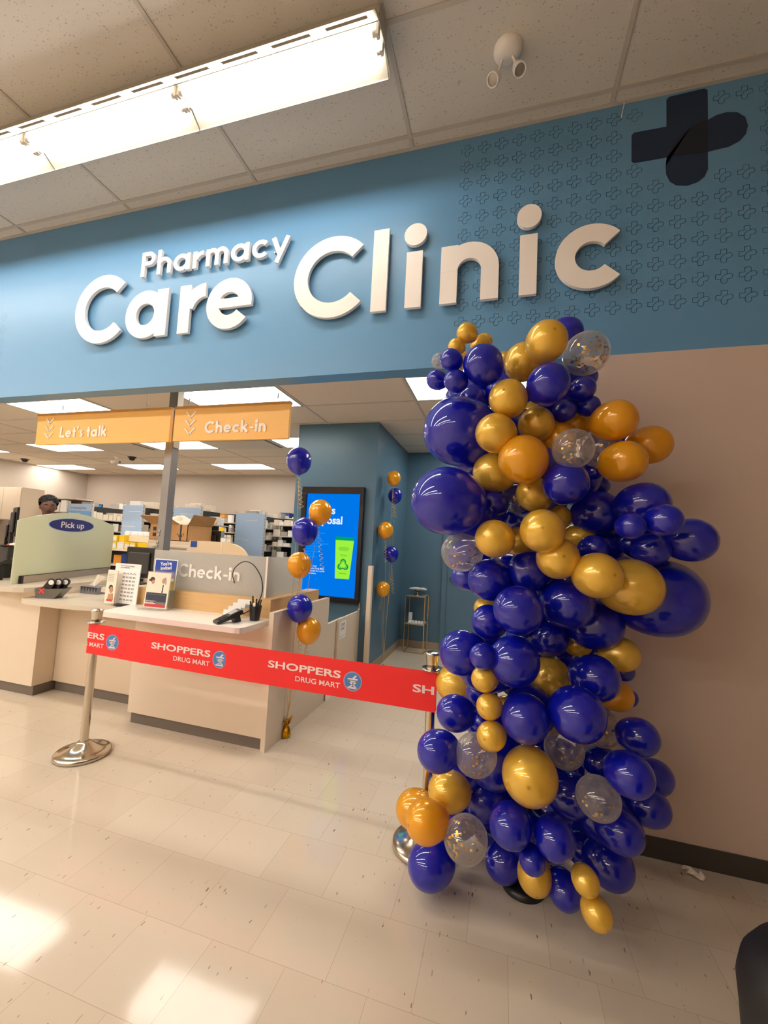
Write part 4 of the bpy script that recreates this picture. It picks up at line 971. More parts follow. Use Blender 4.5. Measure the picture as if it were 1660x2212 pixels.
text('closing_text', 'Talk to your\nShoppers Drug Mart\npharmacist for more\ninformation.', 'scr_w', s, (sx0+.035, Y, 1.205), (1, 0, 0), (0, 0, 1), width=.245, bold=.01, ext=.0006, loc=t['_o'])
MB().prism([(-1.885, 1.535), (-1.655, 1.535), (-1.690, 1.085), (-1.868, 1.085)], Y-.0006, 2.02, 'y').build('container_picture', 'scr_g', s, loc=t['_o'])
MB().prism([(-1.893, 1.535), (-1.650, 1.535), (-1.657, 1.578), (-1.885, 1.578)], Y-.0010, 2.02, 'y').build('container_lid', 'scr_t', s, loc=t['_o'])
mb = MB(); cx, cz = -1.775, 1.245
for k in range(3):
    a0 = math.pi/2+k*2*math.pi/3; ccx, ccz = cx+.034*math.cos(a0), cz+.034*math.sin(a0)
    for i in range(14):
        a = a0+R(-140+20*i); b = a0+R(-140+20*(i+1)); w0 = .009*(math.sin(math.pi*i/14))+.001; w1 = .009*(math.sin(math.pi*(i+1)/14))+.001
        mb.add([(ccx+(.030+w0)*math.cos(a), Y-.0012, ccz+(.030+w0)*math.sin(a)), (ccx+(.030-w0)*math.cos(a), Y-.0012, ccz+(.030-w0)*math.sin(a)), (ccx+(.030-w1)*math.cos(b), Y-.0012, ccz+(.030-w1)*math.sin(b)), (ccx+(.030+w1)*math.cos(b), Y-.0012, ccz+(.030+w1)*math.sin(b))], [(0, 1, 2, 3)])
for i in range(24):
    a, b = R(15*i), R(15*i+15); mb.add([(cx+r*math.cos(q), Y-.0013, cz+r*math.sin(q)) for r, q in ((.045, a), (.038, a), (.038, b), (.045, b))], [(0, 1, 2, 3)])
for zz, ww in ((1.450, .11), (1.438, .14), (1.426, .13), (1.412, .10), (1.362, .09), (1.350, .08), (1.150, .10), (1.142, .08)): mb.box(cx-ww/2, cx+ww/2, Y-.0012, Y-.0006, zz, zz+.0035)
mb.build('container_marks', 'scr_dg', s, loc=t['_o'])

# ================================================================ brass stand in the niche
t = thing('plant_stand', 'slim brass two-tier stand by the niche wall', 'stand', (-1.15, 3.46, 0))
x0, x1, y0, y1 = -1.292, -1.010, 3.32, 3.62; mb = MB()
for x in (x0, x1):
    for y in (y0, y1): mb.box(x-.006, x+.006, y-.006, y+.006, 0, .80)
mb.build('uprights', 'gold_metal', t)
mb = MB()
for z in (.006, .40, .794):
    for y in (y0, y1): mb.box(x0, x1, y-.005, y+.005, z-.005, z+.005)
    for x in (x0, x1): mb.box(x-.005, x+.005, y0, y1, z-.005, z+.005)
mb.build('rails', 'gold_metal', t)
MB().box(x0, x1, y0, y1, .400, .406).build('shelf', 'glassc', t); MB().box(x0, x1, y0, y1, .794, .800).build('top_glass', 'glassc', t)
t = thing('serving_dish', 'silver footed dish on top of the brass stand', 'dish', (-1.15, 3.46, .80))
MB().lathe([(.06, .0), (.06, .006), (.018, .02), (.018, .05), (.07, .072), (.135, .085), (.14, .090), (.13, .090), (.06, .078), (.0001, .074)], (-1.15, 3.46, .801), 36).build('bowl', 'chrome', t)
mb = MB(); rnd = random.Random(3)
for i in range(7): mb.box(-1.26+.03*i, -1.19+.03*i, 3.38+.02*(i % 3), 3.45+.02*(i % 3), .888+.003*(i % 2), .902+.004*(i % 3))
mb.build('packets', 'paper', t)
tag(MB().box(-1.255, -1.205, 3.40, 3.43, .407, .55).build('white_carton', 'paper', loc=(-1.23, 3.415, .407), bevel=.002), 'small upright white carton on the brass stand shelf', 'box')
t = thing('candle_tray', 'low tray of white candles on the lower tier of the brass stand', 'tray', (-1.13, 3.40, .407))
MB().box(-1.25, -1.03, 3.34, 3.39, .407, .425).build('tray', 'paper', t)
for i in range(5): MB().lathe([(.018, .425), (.019, .44), (.012, .448), (.0001, .449)], (-1.225+.044*i, 3.365, 0), 14).build('candle', 'paper', t)

# ================================================================ things on the check-in worktop
def tilt_frame(x, y, z, yaw, lean):
    return Matrix.Translation((x, y, z)) @ Matrix.Rotation(R(yaw), 4, 'Z') @ Matrix.Rotation(R(lean), 4, 'X')
Mx = tilt_frame(-2.625, .165, .906, 4, -5)
t = thing('desk_poster', 'upright leaflet holder picturing two people on the check-in worktop', 'leaflet holder', (-2.625, .165, .905))
mb = MB(); mb.box(-.112, .112, -.003, .0, .0, .298, Mx); mb.box(-.112, .112, -.05, .06, .0, .004, Mx); mb.build('acrylic_holder', 'glassc', t)
s = MB().box(-.105, .105, -.0045, -.0032, .008, .290, Mx).build('printed_sheet', 'cream', t)
def fl(name, m, x0, x1, z0, z1, e=.0006, par=None, o=None): return MB().box(x0, x1, -.0046-e, -.0045, z0, z1, o or Mx).build(name, m, par if par is not None else s, loc=t['_o'])
fl('sheet_band', 'dark_text', -.096, .092, .050, .130); fl('sheet_stripe', 'grey_text', -.0, .092, .042, .060, .0008); fl('sheet_foot', 'redprint', -.098, .092, .018, .042)
mb = MB()
def pr(mb, pts, e): mb.prism(pts, -.0046-e, -.0046, 'y', Mx)
def disc(cx, cz, a, b, n=20): return [(cx+a*math.cos(2*math.pi*i/n), cz+b*math.sin(2*math.pi*i/n)) for i in range(n)]
pr(mb, disc(-.058, .232, .022, .020), .0004); pr(mb, disc(-.082, .226, .008, .008), .0004); mb.build('picture_dark_hair', 'photo_hair', s, loc=t['_o'])
mb = MB(); pr(mb, disc(-.050, .214, .014, .017), .0008); pr(mb, disc(.046, .225, .015, .020), .0006); mb.build('picture_faces', 'photo_skin', s, loc=t['_o'])
mb = MB(); pr(mb, disc(.056, .238, .016, .016), .0004); pr(mb, disc(.066, .215, .008, .018), .0004); mb.build('picture_grey_hair', 'photo_grey', s, loc=t['_o'])
mb = MB(); pr(mb, [(.020, .132), (.028, .195), (.050, .205), (.078, .195), (.095, .132)], .0003); pr(mb, [(-.096, .132), (-.09, .18), (-.06, .195), (-.04, .18), (-.03, .132)], .0003); mb.build('picture_coats', 'coatp', s, loc=t['_o'])
mb = MB(); pr(mb, [(.040, .132), (.044, .196), (.052, .196), (.052, .132)], .0007); mb.build('picture_scarf', 'photo_hair', s, loc=t['_o'])
XD = Mx.to_3x3() @ Vector((1, 0, 0)); ZD = Mx.to_3x3() @ Vector((0, 0, 1))
text('sheet_title', 'Heart & Health Assessment', 'grey_text', s, tuple(Mx @ Vector((-.090, -.0052, .113))), XD, ZD, width=.17, bold=.01, ext=.0006, loc=t['_o'])
text('sheet_note', 'Book an appointment\nfor a consultation', 'paper', s, tuple(Mx @ Vector((-.090, -.0052, .062))), XD, ZD, width=.092, bold=.02, ext=.0006, loc=t['_o'])
# blue and yellow poster on the ribbed screen
Mx = tilt_frame(-2.665, .268, .906, 0, -3)
t = thing('invitation_poster', "blue and yellow poster reading You're invited against the ribbed screen", 'poster', (-2.665, .268, .905))
MB().box(-.118, .118, -.003, 0, 0, .395, Mx).build('acrylic_holder', 'glassc', t)
s = MB().box(-.116, .116, -.005, -.0031, .145, .393, Mx).build('white_border', 'paper', t)
gp = gradient_print('blue_to_yellow_print', (236, 196, 60), (24, 70, 170), 2, .165, .31)
s = MB().box(-.107, .107, -.006, -.005, .150, .384, Mx).build('print', gp, t)
XD = Mx.to_3x3() @ Vector((1, 0, .12)); ZD = Mx.to_3x3() @ Vector((-.15, 0, 1))
text('script_heading', "You're\ninvited", 'paper', s, tuple(Mx @ Vector((-.055, -.0064, .335))), XD, ZD, width=.115, bold=.03, line=.85, ext=.0006, loc=t['_o'])
MB().box(.035, .095, -.0068, -.006, .215, .238, Mx).build('name_box', 'paper', s, loc=t['_o'])
# pin pad, pen cup, business cards, cable
def pinpad(name, label, mtx, loc, parent=None):
    t = thing(name, label, 'card terminal', loc)
    mb = MB(); mb.prism([(-.095, 0), (-.09, .018), (-.02, .026), (.085, .040), (.098, .036), (.098, .012), (.05, 0)], -.042, .042, 'x', mtx); mb.build('case', 'black', t, bevel=.005)
    mb = MB(); mb.prism([(.012, .0320), (.072, .0400), (.072, .0408), (.012, .0330)], -.029, .029, 'x', mtx); mb.build('display', 'greyc', t)
    for r_ in range(4):
        for c_ in range(3):
            y = -.070+.018*r_; z = .0195+(.0075/.07)*(y+.09)
            MB().box(-.026+.019*c_, -.013+.019*c_, y, y+.011, z, z+.0035, mtx).build('key', 'charcoal', t)
    return t
Mx = Matrix.Translation((-1.845, .030, .930)) @ Matrix.Rotation(R(-32), 4, 'Z') @ Matrix.Rotation(R(16), 4, 'X')
t = pinpad('card_terminal', 'black card payment terminal tilted on the check-in worktop', Mx, (-1.845, .03, .905))
MB().box(-.03, .03, .03, .075, -.040, .006, Mx).build('stand', 'black', t)
t = thing('pen_cup', 'black pen cup with pens beside the card terminal', 'pen cup', (-1.735, .19, .905))
MB().lathe([(.0001, .001), (.034, .001), (.036, .01), (.046, .105), (.047, .108), (.043, .108), (.034, .012), (.0001, .012)], (-1.735, .19, .905), 12, smooth=False).build('cup', 'black', t)
for i, (a, b) in enumerate(((-.02, -.016), (.005, .02), (.03, .0), (.018, -.022), (-.028, .012))):
    pl = ('black pen leaning towards the maple riser corner', 'black pen leaning out at the rear of the cup', 'dark grey pen leaning furthest right in the cup', 'black pen leaning forward out of the cup', 'black pen leaning towards the card holder')[i]
    p = tag(MB().cyl((-1.735+a*.5, .19+b*.5, .920), (-1.735+a*1.5, .19+b*1.6, 1.045+.008*i), .0055, n=10).build('pen', 'black' if i != 2 else 'charcoal', loc=(-1.735+a*.5, .19+b*.5, .92)), pl, 'pen', 'pens in the black cup')
tag(MB().box(-1.742, -1.722, .165, .170, .96, 1.035).build('white_tag', 'paper', loc=(-1.73, .168, .96)), 'small white tag sticking out of the pen cup', 'tag')
t = thing('card_holder', 'tiered clear holder of white business cards behind the card terminal', 'card holder', (-1.90, .20, .905))
for i in range(4):
    Mx = tilt_frame(-1.935+.018*i, .155+.030*i, .906+.024*i, 8, -14)
    MB().box(-.05, .05, .0, .006, 0, .062, Mx).build('business_cards', 'paper', t)
    MB().box(-.054, .054, -.003, -.001, 0, .025, Mx).build('pocket', 'glassc', t)
CB = [(-2.034, .335, 1.145), (-2.030, .30, 1.205), (-2.000, .27, 1.262), (-1.930, .24, 1.312), (-1.860, .215, 1.330), (-1.790, .20, 1.312), (-1.735, .19, 1.265), (-1.700, .185, 1.215), (-1.685, .185, 1.155), (-1.690, .19, 1.105), (-1.705, .19, 1.06), (-1.735, .18, 1.0), (-1.77, .16, .975), (-1.79, .12, .955)]
def smooth_path(P, n=6):
    out = []; P = [Vector(p) for p in P]
    for i in range(len(P)-1):
        a = P[max(0, i-1)]; b = P[i]; c = P[i+1]; d = P[min(len(P)-1, i+2)]
        for k in range(n):
            u = k/n; out.append(.5*((2*b)+(c-a)*u+(2*a-5*b+4*c-d)*u*u+(3*b-a-3*c+d)*u**3))
    return out+[P[-1]]
tag(MB().tube(smooth_path(CB), .0042, 8).build('terminal_cable', 'black', loc=(-1.8, .15, .95)), 'black cable arching over the check-in screen down to the card terminal', 'cable')

# ================================================================ things on the counters at left
t = thing('brochure_board', 'tall white brochure board about managing medications on the lower counter', 'brochure stand', (-3.10, .26, .888))
Mx = tilt_frame(-3.03, .255, .892, -2, -3)
MB().lathe([(.075, .0), (.075, .012)], (-3.05, .27, .8885), 30).build('foot', 'black', t)
s = MB().box(-.155, .125, -.004, .004, .012, .345, Mx).build('board', 'paper', t)
XD = Mx.to_3x3() @ Vector((1, 0, 0)); ZD = Mx.to_3x3() @ Vector((0, 0, 1))
text('board_heading', 'We can help you manage\nyour medications', 'dark_text', s, tuple(Mx @ Vector((-.095, -.0045, .322))), XD, ZD, width=.15, bold=.01, loc=t['_o'])
mb = MB()
for r_ in range(8):
    for c_ in range(4):
        x, z = -.045+.038*c_, .262-.031*r_
        if r_ == 0:
            for q in ((-.010, -.006), (0, .002), (.010, -.006)): mb.box(x+q[0]-.004, x+q[0]+.004, -.0048, -.004, z+q[1], z+q[1]+.008, Mx)
        else:
            mb.box(x-.013, x-.003, -.0048, -.004, z-.006, z+.007, Mx); mb.box(x, x+.014, -.0048, -.004, z-.006, z-.001, Mx); mb.box(x, x+.012, -.0048, -.004, z+.002, z+.007, Mx)
mb.build('board_table', 'grey_text', s, loc=t['_o'])
Mp = tilt_frame(-3.135, .215, .905, -2, -3)
p = MB().box(-.058, .050, -.016, -.004, .0, .275, Mp).build('leaflet_pocket', 'cream', t)
mb = MB(); mb.prism(disc(-.002, .130, .022, .022), -.0175, -.016, 'y', Mp); mb.build('leaflet_hair', 'photo_hair', p, loc=t['_o'])
mb = MB(); mb.prism(disc(.006, .112, .020, .026), -.0180, -.016, 'y', Mp); mb.prism([(-.025, .03), (-.02, .075), (.03, .085), (.04, .03)], -.0178, -.016, 'y', Mp); mb.build('leaflet_faces', 'photo_skin', p, loc=t['_o'])
mb = MB(); mb.box(-.03, .035, -.0186, -.016, .018, .034, Mp); mb.build('leaflet_strip', 'redprint', p, loc=t['_o'])
mb = MB()
for i in range(5): mb.box(-.045, .02-.008*(i % 2), -.0172, -.016, .238-.014*i, .2405-.014*i, Mp)
mb.build('leaflet_text', 'grey_text', p, loc=t['_o'])
# tray with three black paddles
t = thing('paddle_tray', 'smoky clear slanted tray with a red cross tape on the lower counter', 'tray', (-3.80, .18, .888))
A3 = Matrix.Translation((-3.905, .15, .889)) @ Matrix.Rotation(R(22), 4, 'Z')
outer = [(0, 0), (.15, 0), (.225, .090), (-.010, .078)]
for y in (0, .115): MB().prism(outer, y, y+.003, 'y', A3).build('side_wall', 'smoke', t)
MB().prism([(0, 0), (.004, 0), (-.006, .078), (-.010, .078)], .003, .115, 'y', A3).build('end_wall', 'smoke', t)
MB().prism([(.146, 0), (.15, 0), (.225, .090), (.221, .090)], .003, .115, 'y', A3).build('slanted_wall', 'smoke', t)
MB().box(0, .15, .003, .115, 0, .003, A3).build('bottom', 'smoke', t)
mb = MB()
for s_ in (-1, 1):
    a = Vector((.045-.020, .066-.020*s_)); b = Vector((.045+.020, .066+.022*s_)); d = (b-a).normalized(); n = Vector((-d.y, d.x))*.006
    mb.prism([tuple(v) for v in (a+n, b+n, b-n, a-n)], -.002-.0003*s_, -.0005, 'y', A3)
mb.build('tape_cross', 'redtape', t)
for i, l in enumerate(('black paddle nearest the tape cross in the smoky tray', 'middle black paddle of the three in the smoky tray', 'black paddle farthest from the tape cross in the smoky tray')):
    P3 = A3 @ Matrix.Translation((.022+.040*i, .026+.030*i, .012)) @ Matrix.Rotation(R(33), 4, 'Y')
    t = thing('black_paddle', l, 'paddle', tuple(P3.translation), 'black paddles in the smoky tray')
    def rr(x0, x1, z0, z1, r_): return [(cx_+r_*math.cos(R(a)), cz_+r_*math.sin(R(a))) for cx_, cz_, aa in ((x1-r_, z1-r_, 0), (x0+r_, z1-r_, 90), (x0+r_, z0+r_, 180), (x1-r_, z0+r_, 270)) for a in range(aa, aa+91, 15)]
    MB().prism(rr(-.032, .032, 0, .185, .031), -.008, .008, 'y', P3).build('handle', 'black', t, bevel=.004)
    MB().prism([(.022*math.cos(2*math.pi*k/24), .150+.022*math.sin(2*math.pi*k/24)) for k in range(24)], -.0095, -.0082, 'y', P3).build('round_label', 'paper', t)
t = thing('tissue_box', 'grey patterned tissue box with a tissue pulled up behind the paddle tray', 'tissue box', (-3.85, .66, .888))
MB().box(-3.95, -3.73, .58, .70, .889, .955).build('box', 'pattern', t, bevel=.002)
mb = MB()
for i in range(6):
    x = -3.945+.036*i; mb.prism([(x, .954), (x+.036, .954), (x+.018, .905)], .5785, .58, 'y')
mb.build('printed_triangles', 'charcoal', t)
mb = MB(); rnd = random.Random(5)
vs = []; 
for i in range(7):
    for j in range(7):
        u, v = i/6, j/6; vs.append((-3.87+.10*(u-.5)*(1-.15*v)+.09*v, .64+.02*math.sin(u*5+v*3), .955+.115*v-.03*abs(u-.35)*v+.006*rnd.random()))
mb.add(vs, [(i*7+j, i*7+7+j, i*7+8+j, i*7+j+1) for i in range(6) for j in range(6)], True); mb.build('tissue', 'tissue', t)
# monitors
def monitor(name, label, x, y, z0, z1, w_, yaw, screen_back=True, brand_=None, thick=.04, base=None, cat='computer monitor'):
    t = thing(name, label, cat, (x, y, base if base is not None else z0-.12))
    Mx = Matrix.Translation((x, y, 0)) @ Matrix.Rotation(R(yaw), 4, 'Z')
    MB().box(-w_/2, w_/2, 0, thick*.5, z0, z1, Mx).build('casing', 'black', t, bevel=.006)
    MB().box(-w_*.38, w_*.38, -thick*.5, 0, z0+.04, z1-.05, Mx).build('rear_bulge', 'charcoal' if brand_ else 'black', t, bevel=.012)
    MB().box(-w_/2+.01, w_/2-.01, thick*.5, thick*.5+.001, z0+.015, z1-.01, Mx).build('display', 'scr_pc', t)
    b = base if base is not None else z0-.12
    mb = MB(); mb.box(-.03, .03, -.02, .01, b+.012, z0+.1, Mx); mb.build('stand_neck', 'black', t)
    MB().box(-.11, .11, -.09, .09, b, b+.012, Mx).build('stand_foot', 'black', t, bevel=.004)
    if brand_:
        mb = MB(); zc = z0+.085; n = 28
        for i in range(n):
            a, c_ = 2*math.pi*i/n, 2*math.pi*(i+1)/n
            mb.prism([(.036*math.cos(a), zc+.036*math.sin(a)), (.036*math.cos(c_), zc+.036*math.sin(c_)), (.031*math.cos(c_), zc+.031*math.sin(c_)), (.031*math.cos(a), zc+.031*math.sin(a))], -thick*.5-.0015, -thick*.5, 'y', Mx)
        mb.build('emblem_ring', 'greyc', t)
        text('emblem_text', brand_, 'greyc', t, tuple(Mx @ Vector((-.024, -thick*.5-.001, zc-.007))), Mx.to_3x3() @ Vector((1, 0, 0)), (0, 0, 1), width=.048, bold=.03)
    return t
monitor('computer_monitor', 'black monitor seen from behind with a round maker emblem left of the post', -3.455, .77, 1.06, 1.36, .345, 0, brand_='DELL', base=1.0)
monitor('computer_monitor', 'black monitor seen from behind beside the open cardboard box', -3.68, 2.0, 1.33, 1.575, .40, -3, base=1.30)
monitor('computer_monitor', 'tall black monitor seen edge-on left of the Pick up glass', -4.84, .50, 1.40, 1.70, .36, -27, base=1.30)
monitor('computer_monitor', 'black monitor cut by the picture edge behind the pick up counter', -5.10, .62, 1.34, 1.57, .30, -30, base=1.12)
monitor('computer_monitor', 'lit blue monitor beside the person behind the Pick up glass', -6.55, 2.7, 1.65, 1.93, .45, 178, base=1.35)
t = thing('cash_register', 'black cash register and printer on the pick up counter', 'cash register', (-5.0, .62, .978))
MB().box(-5.35, -4.80, .42, .80, .979, 1.12).build('drawer', 'black', t, bevel=.006)
MB().box(-5.05, -4.75, .42, .70, 1.12, 1.30).build('receipt_printer', 'charcoal', t, bevel=.012)
Mx = Matrix.Translation((-4.66, .33, 1.12)) @ Matrix.Rotation(R(-50), 4, 'Z') @ Matrix.Rotation(R(25), 4, 'X')
t = pinpad('card_terminal', 'black card terminal with a grey keypad left of the Pick up glass', Mx, (-4.66, .33, .978))
MB().cyl((-4.66, .33, .979), (-4.66, .33, 1.12), .02, n=12).build('stand', 'black', t)
t = thing('red_cap_marker', 'red and white object lying above the left card terminal', 'marker', (-4.72, .48, 1.30))
MB().tube([(-4.78, .46, 1.312), (-4.72, .48, 1.325), (-4.68, .50, 1.335)], .018, 12).build('body', 'paper', t); MB().ball((-4.79, .455, 1.31), .021, 14).build('red_end', 'redtape', t)
# ================================================================ pharmacy furniture behind the counters
STOCK = []
def panel_gondola(x0, x1, y, zt, zb, label, short, depth=1.4):
    """free-standing shelf run seen from its pale blue end"""
    t = thing('gondola_shelf', label, 'shelf', ((x0+x1)/2, y, 0), 'gondola shelves with pale blue ends')
    MB().box(x0, x1, y, y+.02, .05, zt).build('end_panel', 'palblue', t, bevel=.003)
    mb = MB(); xm = (x0+x1)/2
    for x in (x0-.012, x1+.002): mb.box(x, x+.012, y, y+.03, 0, zt+.01)
    mb.build('slotted_upright', 'shelf', t)
    mb = MB()
    for i in range(int(zt/.05)):
        for x in (x0-.009, x1+.005): mb.box(x, x+.006, y-.001, y, .1+.05*i, .125+.05*i)
    mb.build('upright_slots', 'charcoal', t)
    MB().box(xm-.02, xm+.02, y+.02, y+depth, 0, zt-.02).build('back_board', 'shelf_back', t)
    for z in (.5, .8, 1.1, 1.30, 1.48, 1.66):
        MB().box(x0, x1, y+.02, y+depth, z, z+.015).build('shelf_board', 'shelf', t)
        if z < 1.2: continue
        yy = y+.05; rg = random.Random(int(z*100+abs(x0)*1000))
        while yy < y+depth-.12:
            w_ = rg.uniform(.05, .11)
            if rg.random() < .85: STOCK.append((xm+.06, yy, z+.0155, x1-xm-.08, w_, rg.uniform(.06, .13), {1.3: 'low', 1.48: 'midway', 1.66: 'high'}[z]+' inside the gondola '+short))
            yy += w_+.01
    yy = y+.05; rg = random.Random(int(abs(x0)*77))
    while yy < y+depth-.12:
        w_ = rg.uniform(.06, .14)
        if rg.random() < .6: STOCK.append((x0+.05, yy, zt-.0195, .2, w_, rg.uniform(.05, .11), 'on top of the gondola '+short))
        yy += w_+.02
    return t
g1 = panel_gondola(-4.166, -3.640, 3.25, 1.90, 1.0, 'gondola shelf with the tallest pale blue end panel, beside the teal column side', 'with the tallest blue end')
g2 = panel_gondola(-5.405, -5.045, 2.26, 1.90, 1.0, 'gondola shelf with a pale blue end panel left of the cardboard box', 'end left of the post', depth=.9)
g3 = panel_gondola(-4.620, -4.150, 2.40, 1.90, 1.0, 'gondola shelf with a pale blue end panel above the cardboard box', 'above the cardboard box', depth=.7)
g4 = panel_gondola(-6.585, -6.100, 2.32, 1.90, 1.0, 'gondola shelf with a pale blue header reading Your Pharmacy Team', 'under the team header', depth=.9)
s = MB().box(-6.575, -6.11, 2.312, 2.319, 1.715, 1.79).build('header_strip', 'midblue', g4)
text('header_text', 'Your Pharmacy Team', 'grey_text', g4, (-6.54, 2.311, 1.825), (1, 0, 0), (0, 0, 1), width=.34, bold=.01)
text('header_subtext', 'Pharmacist/Owner', 'paper', s, (-6.54, 2.311, 1.74), (1, 0, 0), (0, 0, 1), width=.24, bold=.01, loc=g4['_o'])
for t_, x0, y, z in ((g2, -5.30, 2.259, 1.80), (g2, -5.38, 2.259, 1.58), (g3, -4.5, 2.399, 1.80), (g1, -3.99, 3.249, 1.78), (g1, -4.13, 3.249, 1.46)):
    mb = MB()
    for i in range(5): mb.box(x0+.045*i, x0+.038+.045*i, y-.001, y, z, z+.008)
    mb.build('faint_lines', 'paper', t_)
# wall shelving with small stock
rnd = random.Random(11)
PAL = [('cream', 'small cream medicine box on the pharmacy shelves'), ('paper', 'small white medicine box on the pharmacy shelves'), ('paper', 'small white medicine box on the pharmacy shelves'), ('cream', 'small cream medicine box on the pharmacy shelves'), ('greyc', 'small grey medicine box on the pharmacy shelves')]
BX = {}
PLACE = ['on the pharmacy shelves']; SEENLAB = {}
def med_box(x, y, z, w_, d_, h_, m=None, lab=None):
    if m is None:
        m, lab = rnd.choice(PAL)
        sz = 'tall' if h_ > 1.35*w_ else ('flat wide' if w_ > 1.9*h_ else ('small' if w_ < .085 else 'mid-sized'))
        lab = lab.replace('small', sz, 1).replace('on the pharmacy shelves', PLACE[0])
    o = MB().box(x, x+w_, y, y+d_, z, z+h_).build('medicine_box', m, loc=(x+w_/2, y+d_/2, z), bevel=.002)
    return tag(o, lab, 'box', 'medicine boxes on the pharmacy shelves')
for q in STOCK: PLACE[0] = q[6]; med_box(*q[:3], q[3], q[4], q[5])
def med_tub(x, y, z, r, h):
    t = thing('medicine_tub', 'white round lidded medicine tub '+PLACE[0], 'tub', (x, y, z), 'white medicine tubs on the pharmacy shelves')
    MB().lathe([(r, .0), (r, h*.78), (r*.85, h*.82)], (x, y, z+.001), 14).build('tub', 'cream', t); MB().lathe([(r*.95, h*.82), (r*.95, h), (.0001, h)], (x, y, z), 14).build('lid', 'paper', t)
LZ = [.90, 1.14, 1.38, 1.60, 1.82]
def wall_unit(x0, x1, y0, y1, zt, label, short, zs=LZ, fill=True, extra=0):
    t = thing('wall_shelving', label, 'shelf', ((x0+x1)/2, (y0+y1)/2, 0), 'wall shelving units of the pharmacy')
    MB().box(x0, x1, y1-.02, y1, 0, zt).build('back_board', 'shelf_back', t)
    for x in (x0, x1-.025): MB().box(x, x+.025, y1-.05, y1-.02, 0, zt+.04).build('upright', 'shelf', t)
    for z in zs: MB().box(x0+.005, x1-.005, y0, y1-.02, z-.018, z).build('shelf_board', 'shelf', t)
    if fill:
        for zi, z in enumerate(zs):
            PLACE[0] = 'on the '+('lowest', 'second', 'third', 'fourth', 'top')[zi]+' shelf '+short; x = x0+.03
            while x < x1-.16:
                k = rnd.random()
                if k < .08: x += rnd.uniform(.04, .12); continue
                if k < .26: r = rnd.uniform(.03, .045); med_tub(x+r, y0+.06, z, r, rnd.uniform(.08, .12)); x += 2*r+.015; continue
                w_ = rnd.uniform(.05, .15); h_ = rnd.uniform(.08, .17)
                med_box(x, y0+.015, z+.0005, w_, rnd.uniform(.08, .16), h_)
                if h_ < .11 and rnd.random() < .7: med_box(x+.004, y0+.02, z+h_+.001, w_*.9, .09, rnd.uniform(.03, .06))
                x += w_+rnd.uniform(.004, .02)
wall_unit(-6.70, -5.68, 5.33, 5.74, 2.03, 'pharmacy shelving unit on the grey back wall left of the tall pale blue panel', 'left of the tall blue panel')
wall_unit(-5.66, -4.45, 5.33, 5.74, 2.05, 'pharmacy shelving unit on the grey back wall behind the tall pale blue panel', 'behind the tall blue panel')
wall_unit(-4.43, -3.30, 5.33, 5.74, 2.03, 'pharmacy shelving unit on the grey back wall nearest the teal column', 'nearest the teal column')
wall_unit(-9.20, -8.1, 5.33, 5.74, 2.05, 'pharmacy shelving unit on the back wall right of the pharmacy team header', 'right of the team header')
wall_unit(-8.05, -6.75, 5.33, 5.74, 2.00, 'pharmacy shelving unit on the back wall above the yellow cartons', 'above the yellow cartons')
med_box(-6.25, 5.40, 2.032-.21, .22, .16, .18, 'orangec', 'orange and white medicine box in the upper row by the back wall'); 
for x, y, z, w_, h_, m, l in ((-4.62, 5.40, 1.82, .22, .26, 'dkblue', 'dark blue carton on the top shelf above the tall pale blue panel'), (-6.20, 5.30, 1.82, .09, .10, 'redc', 'small red carton on the top back shelf'), (-6.06, 5.30, 1.60, .11, .10, 'yellow', 'small yellow carton on the back shelf'), (-4.38, 5.30, .90, .14, .10, 'orangec', 'small orange carton low on the shelf by the teal column')):
    med_box(x, y, z+.0008, w_, .03 if m != 'dkblue' else .2, h_, m, l)
# stock in front, next to the tall panel
t = thing('stock_rack', 'open white stock rack right of the tall pale blue panel', 'shelf', (-3.30, 3.6, 0))
for z in (1.05, 1.22, 1.40, 1.56, 1.74): MB().box(-3.62, -2.95, 3.45, 3.80, z-.014, z).build('shelf_board', 'shelf', t)
MB().box(-3.62, -2.95, 3.80, 3.82, 0, 1.86).build('back_board', 'shelf_back', t)
for z in (1.05, 1.22, 1.40, 1.56, 1.74):
    PLACE[0] = 'on the '+{1.05: 'lowest', 1.22: 'second', 1.40: 'third', 1.56: 'fourth', 1.74: 'top'}[z]+' board of the stock rack'; x = -3.60
    while x < -3.05:
        w_ = rnd.uniform(.06, .14); h_ = rnd.uniform(.04, .12)
        if rnd.random() < .8: med_box(x, 3.47, z+.0005, w_, .12, h_)
        x += w_+.012
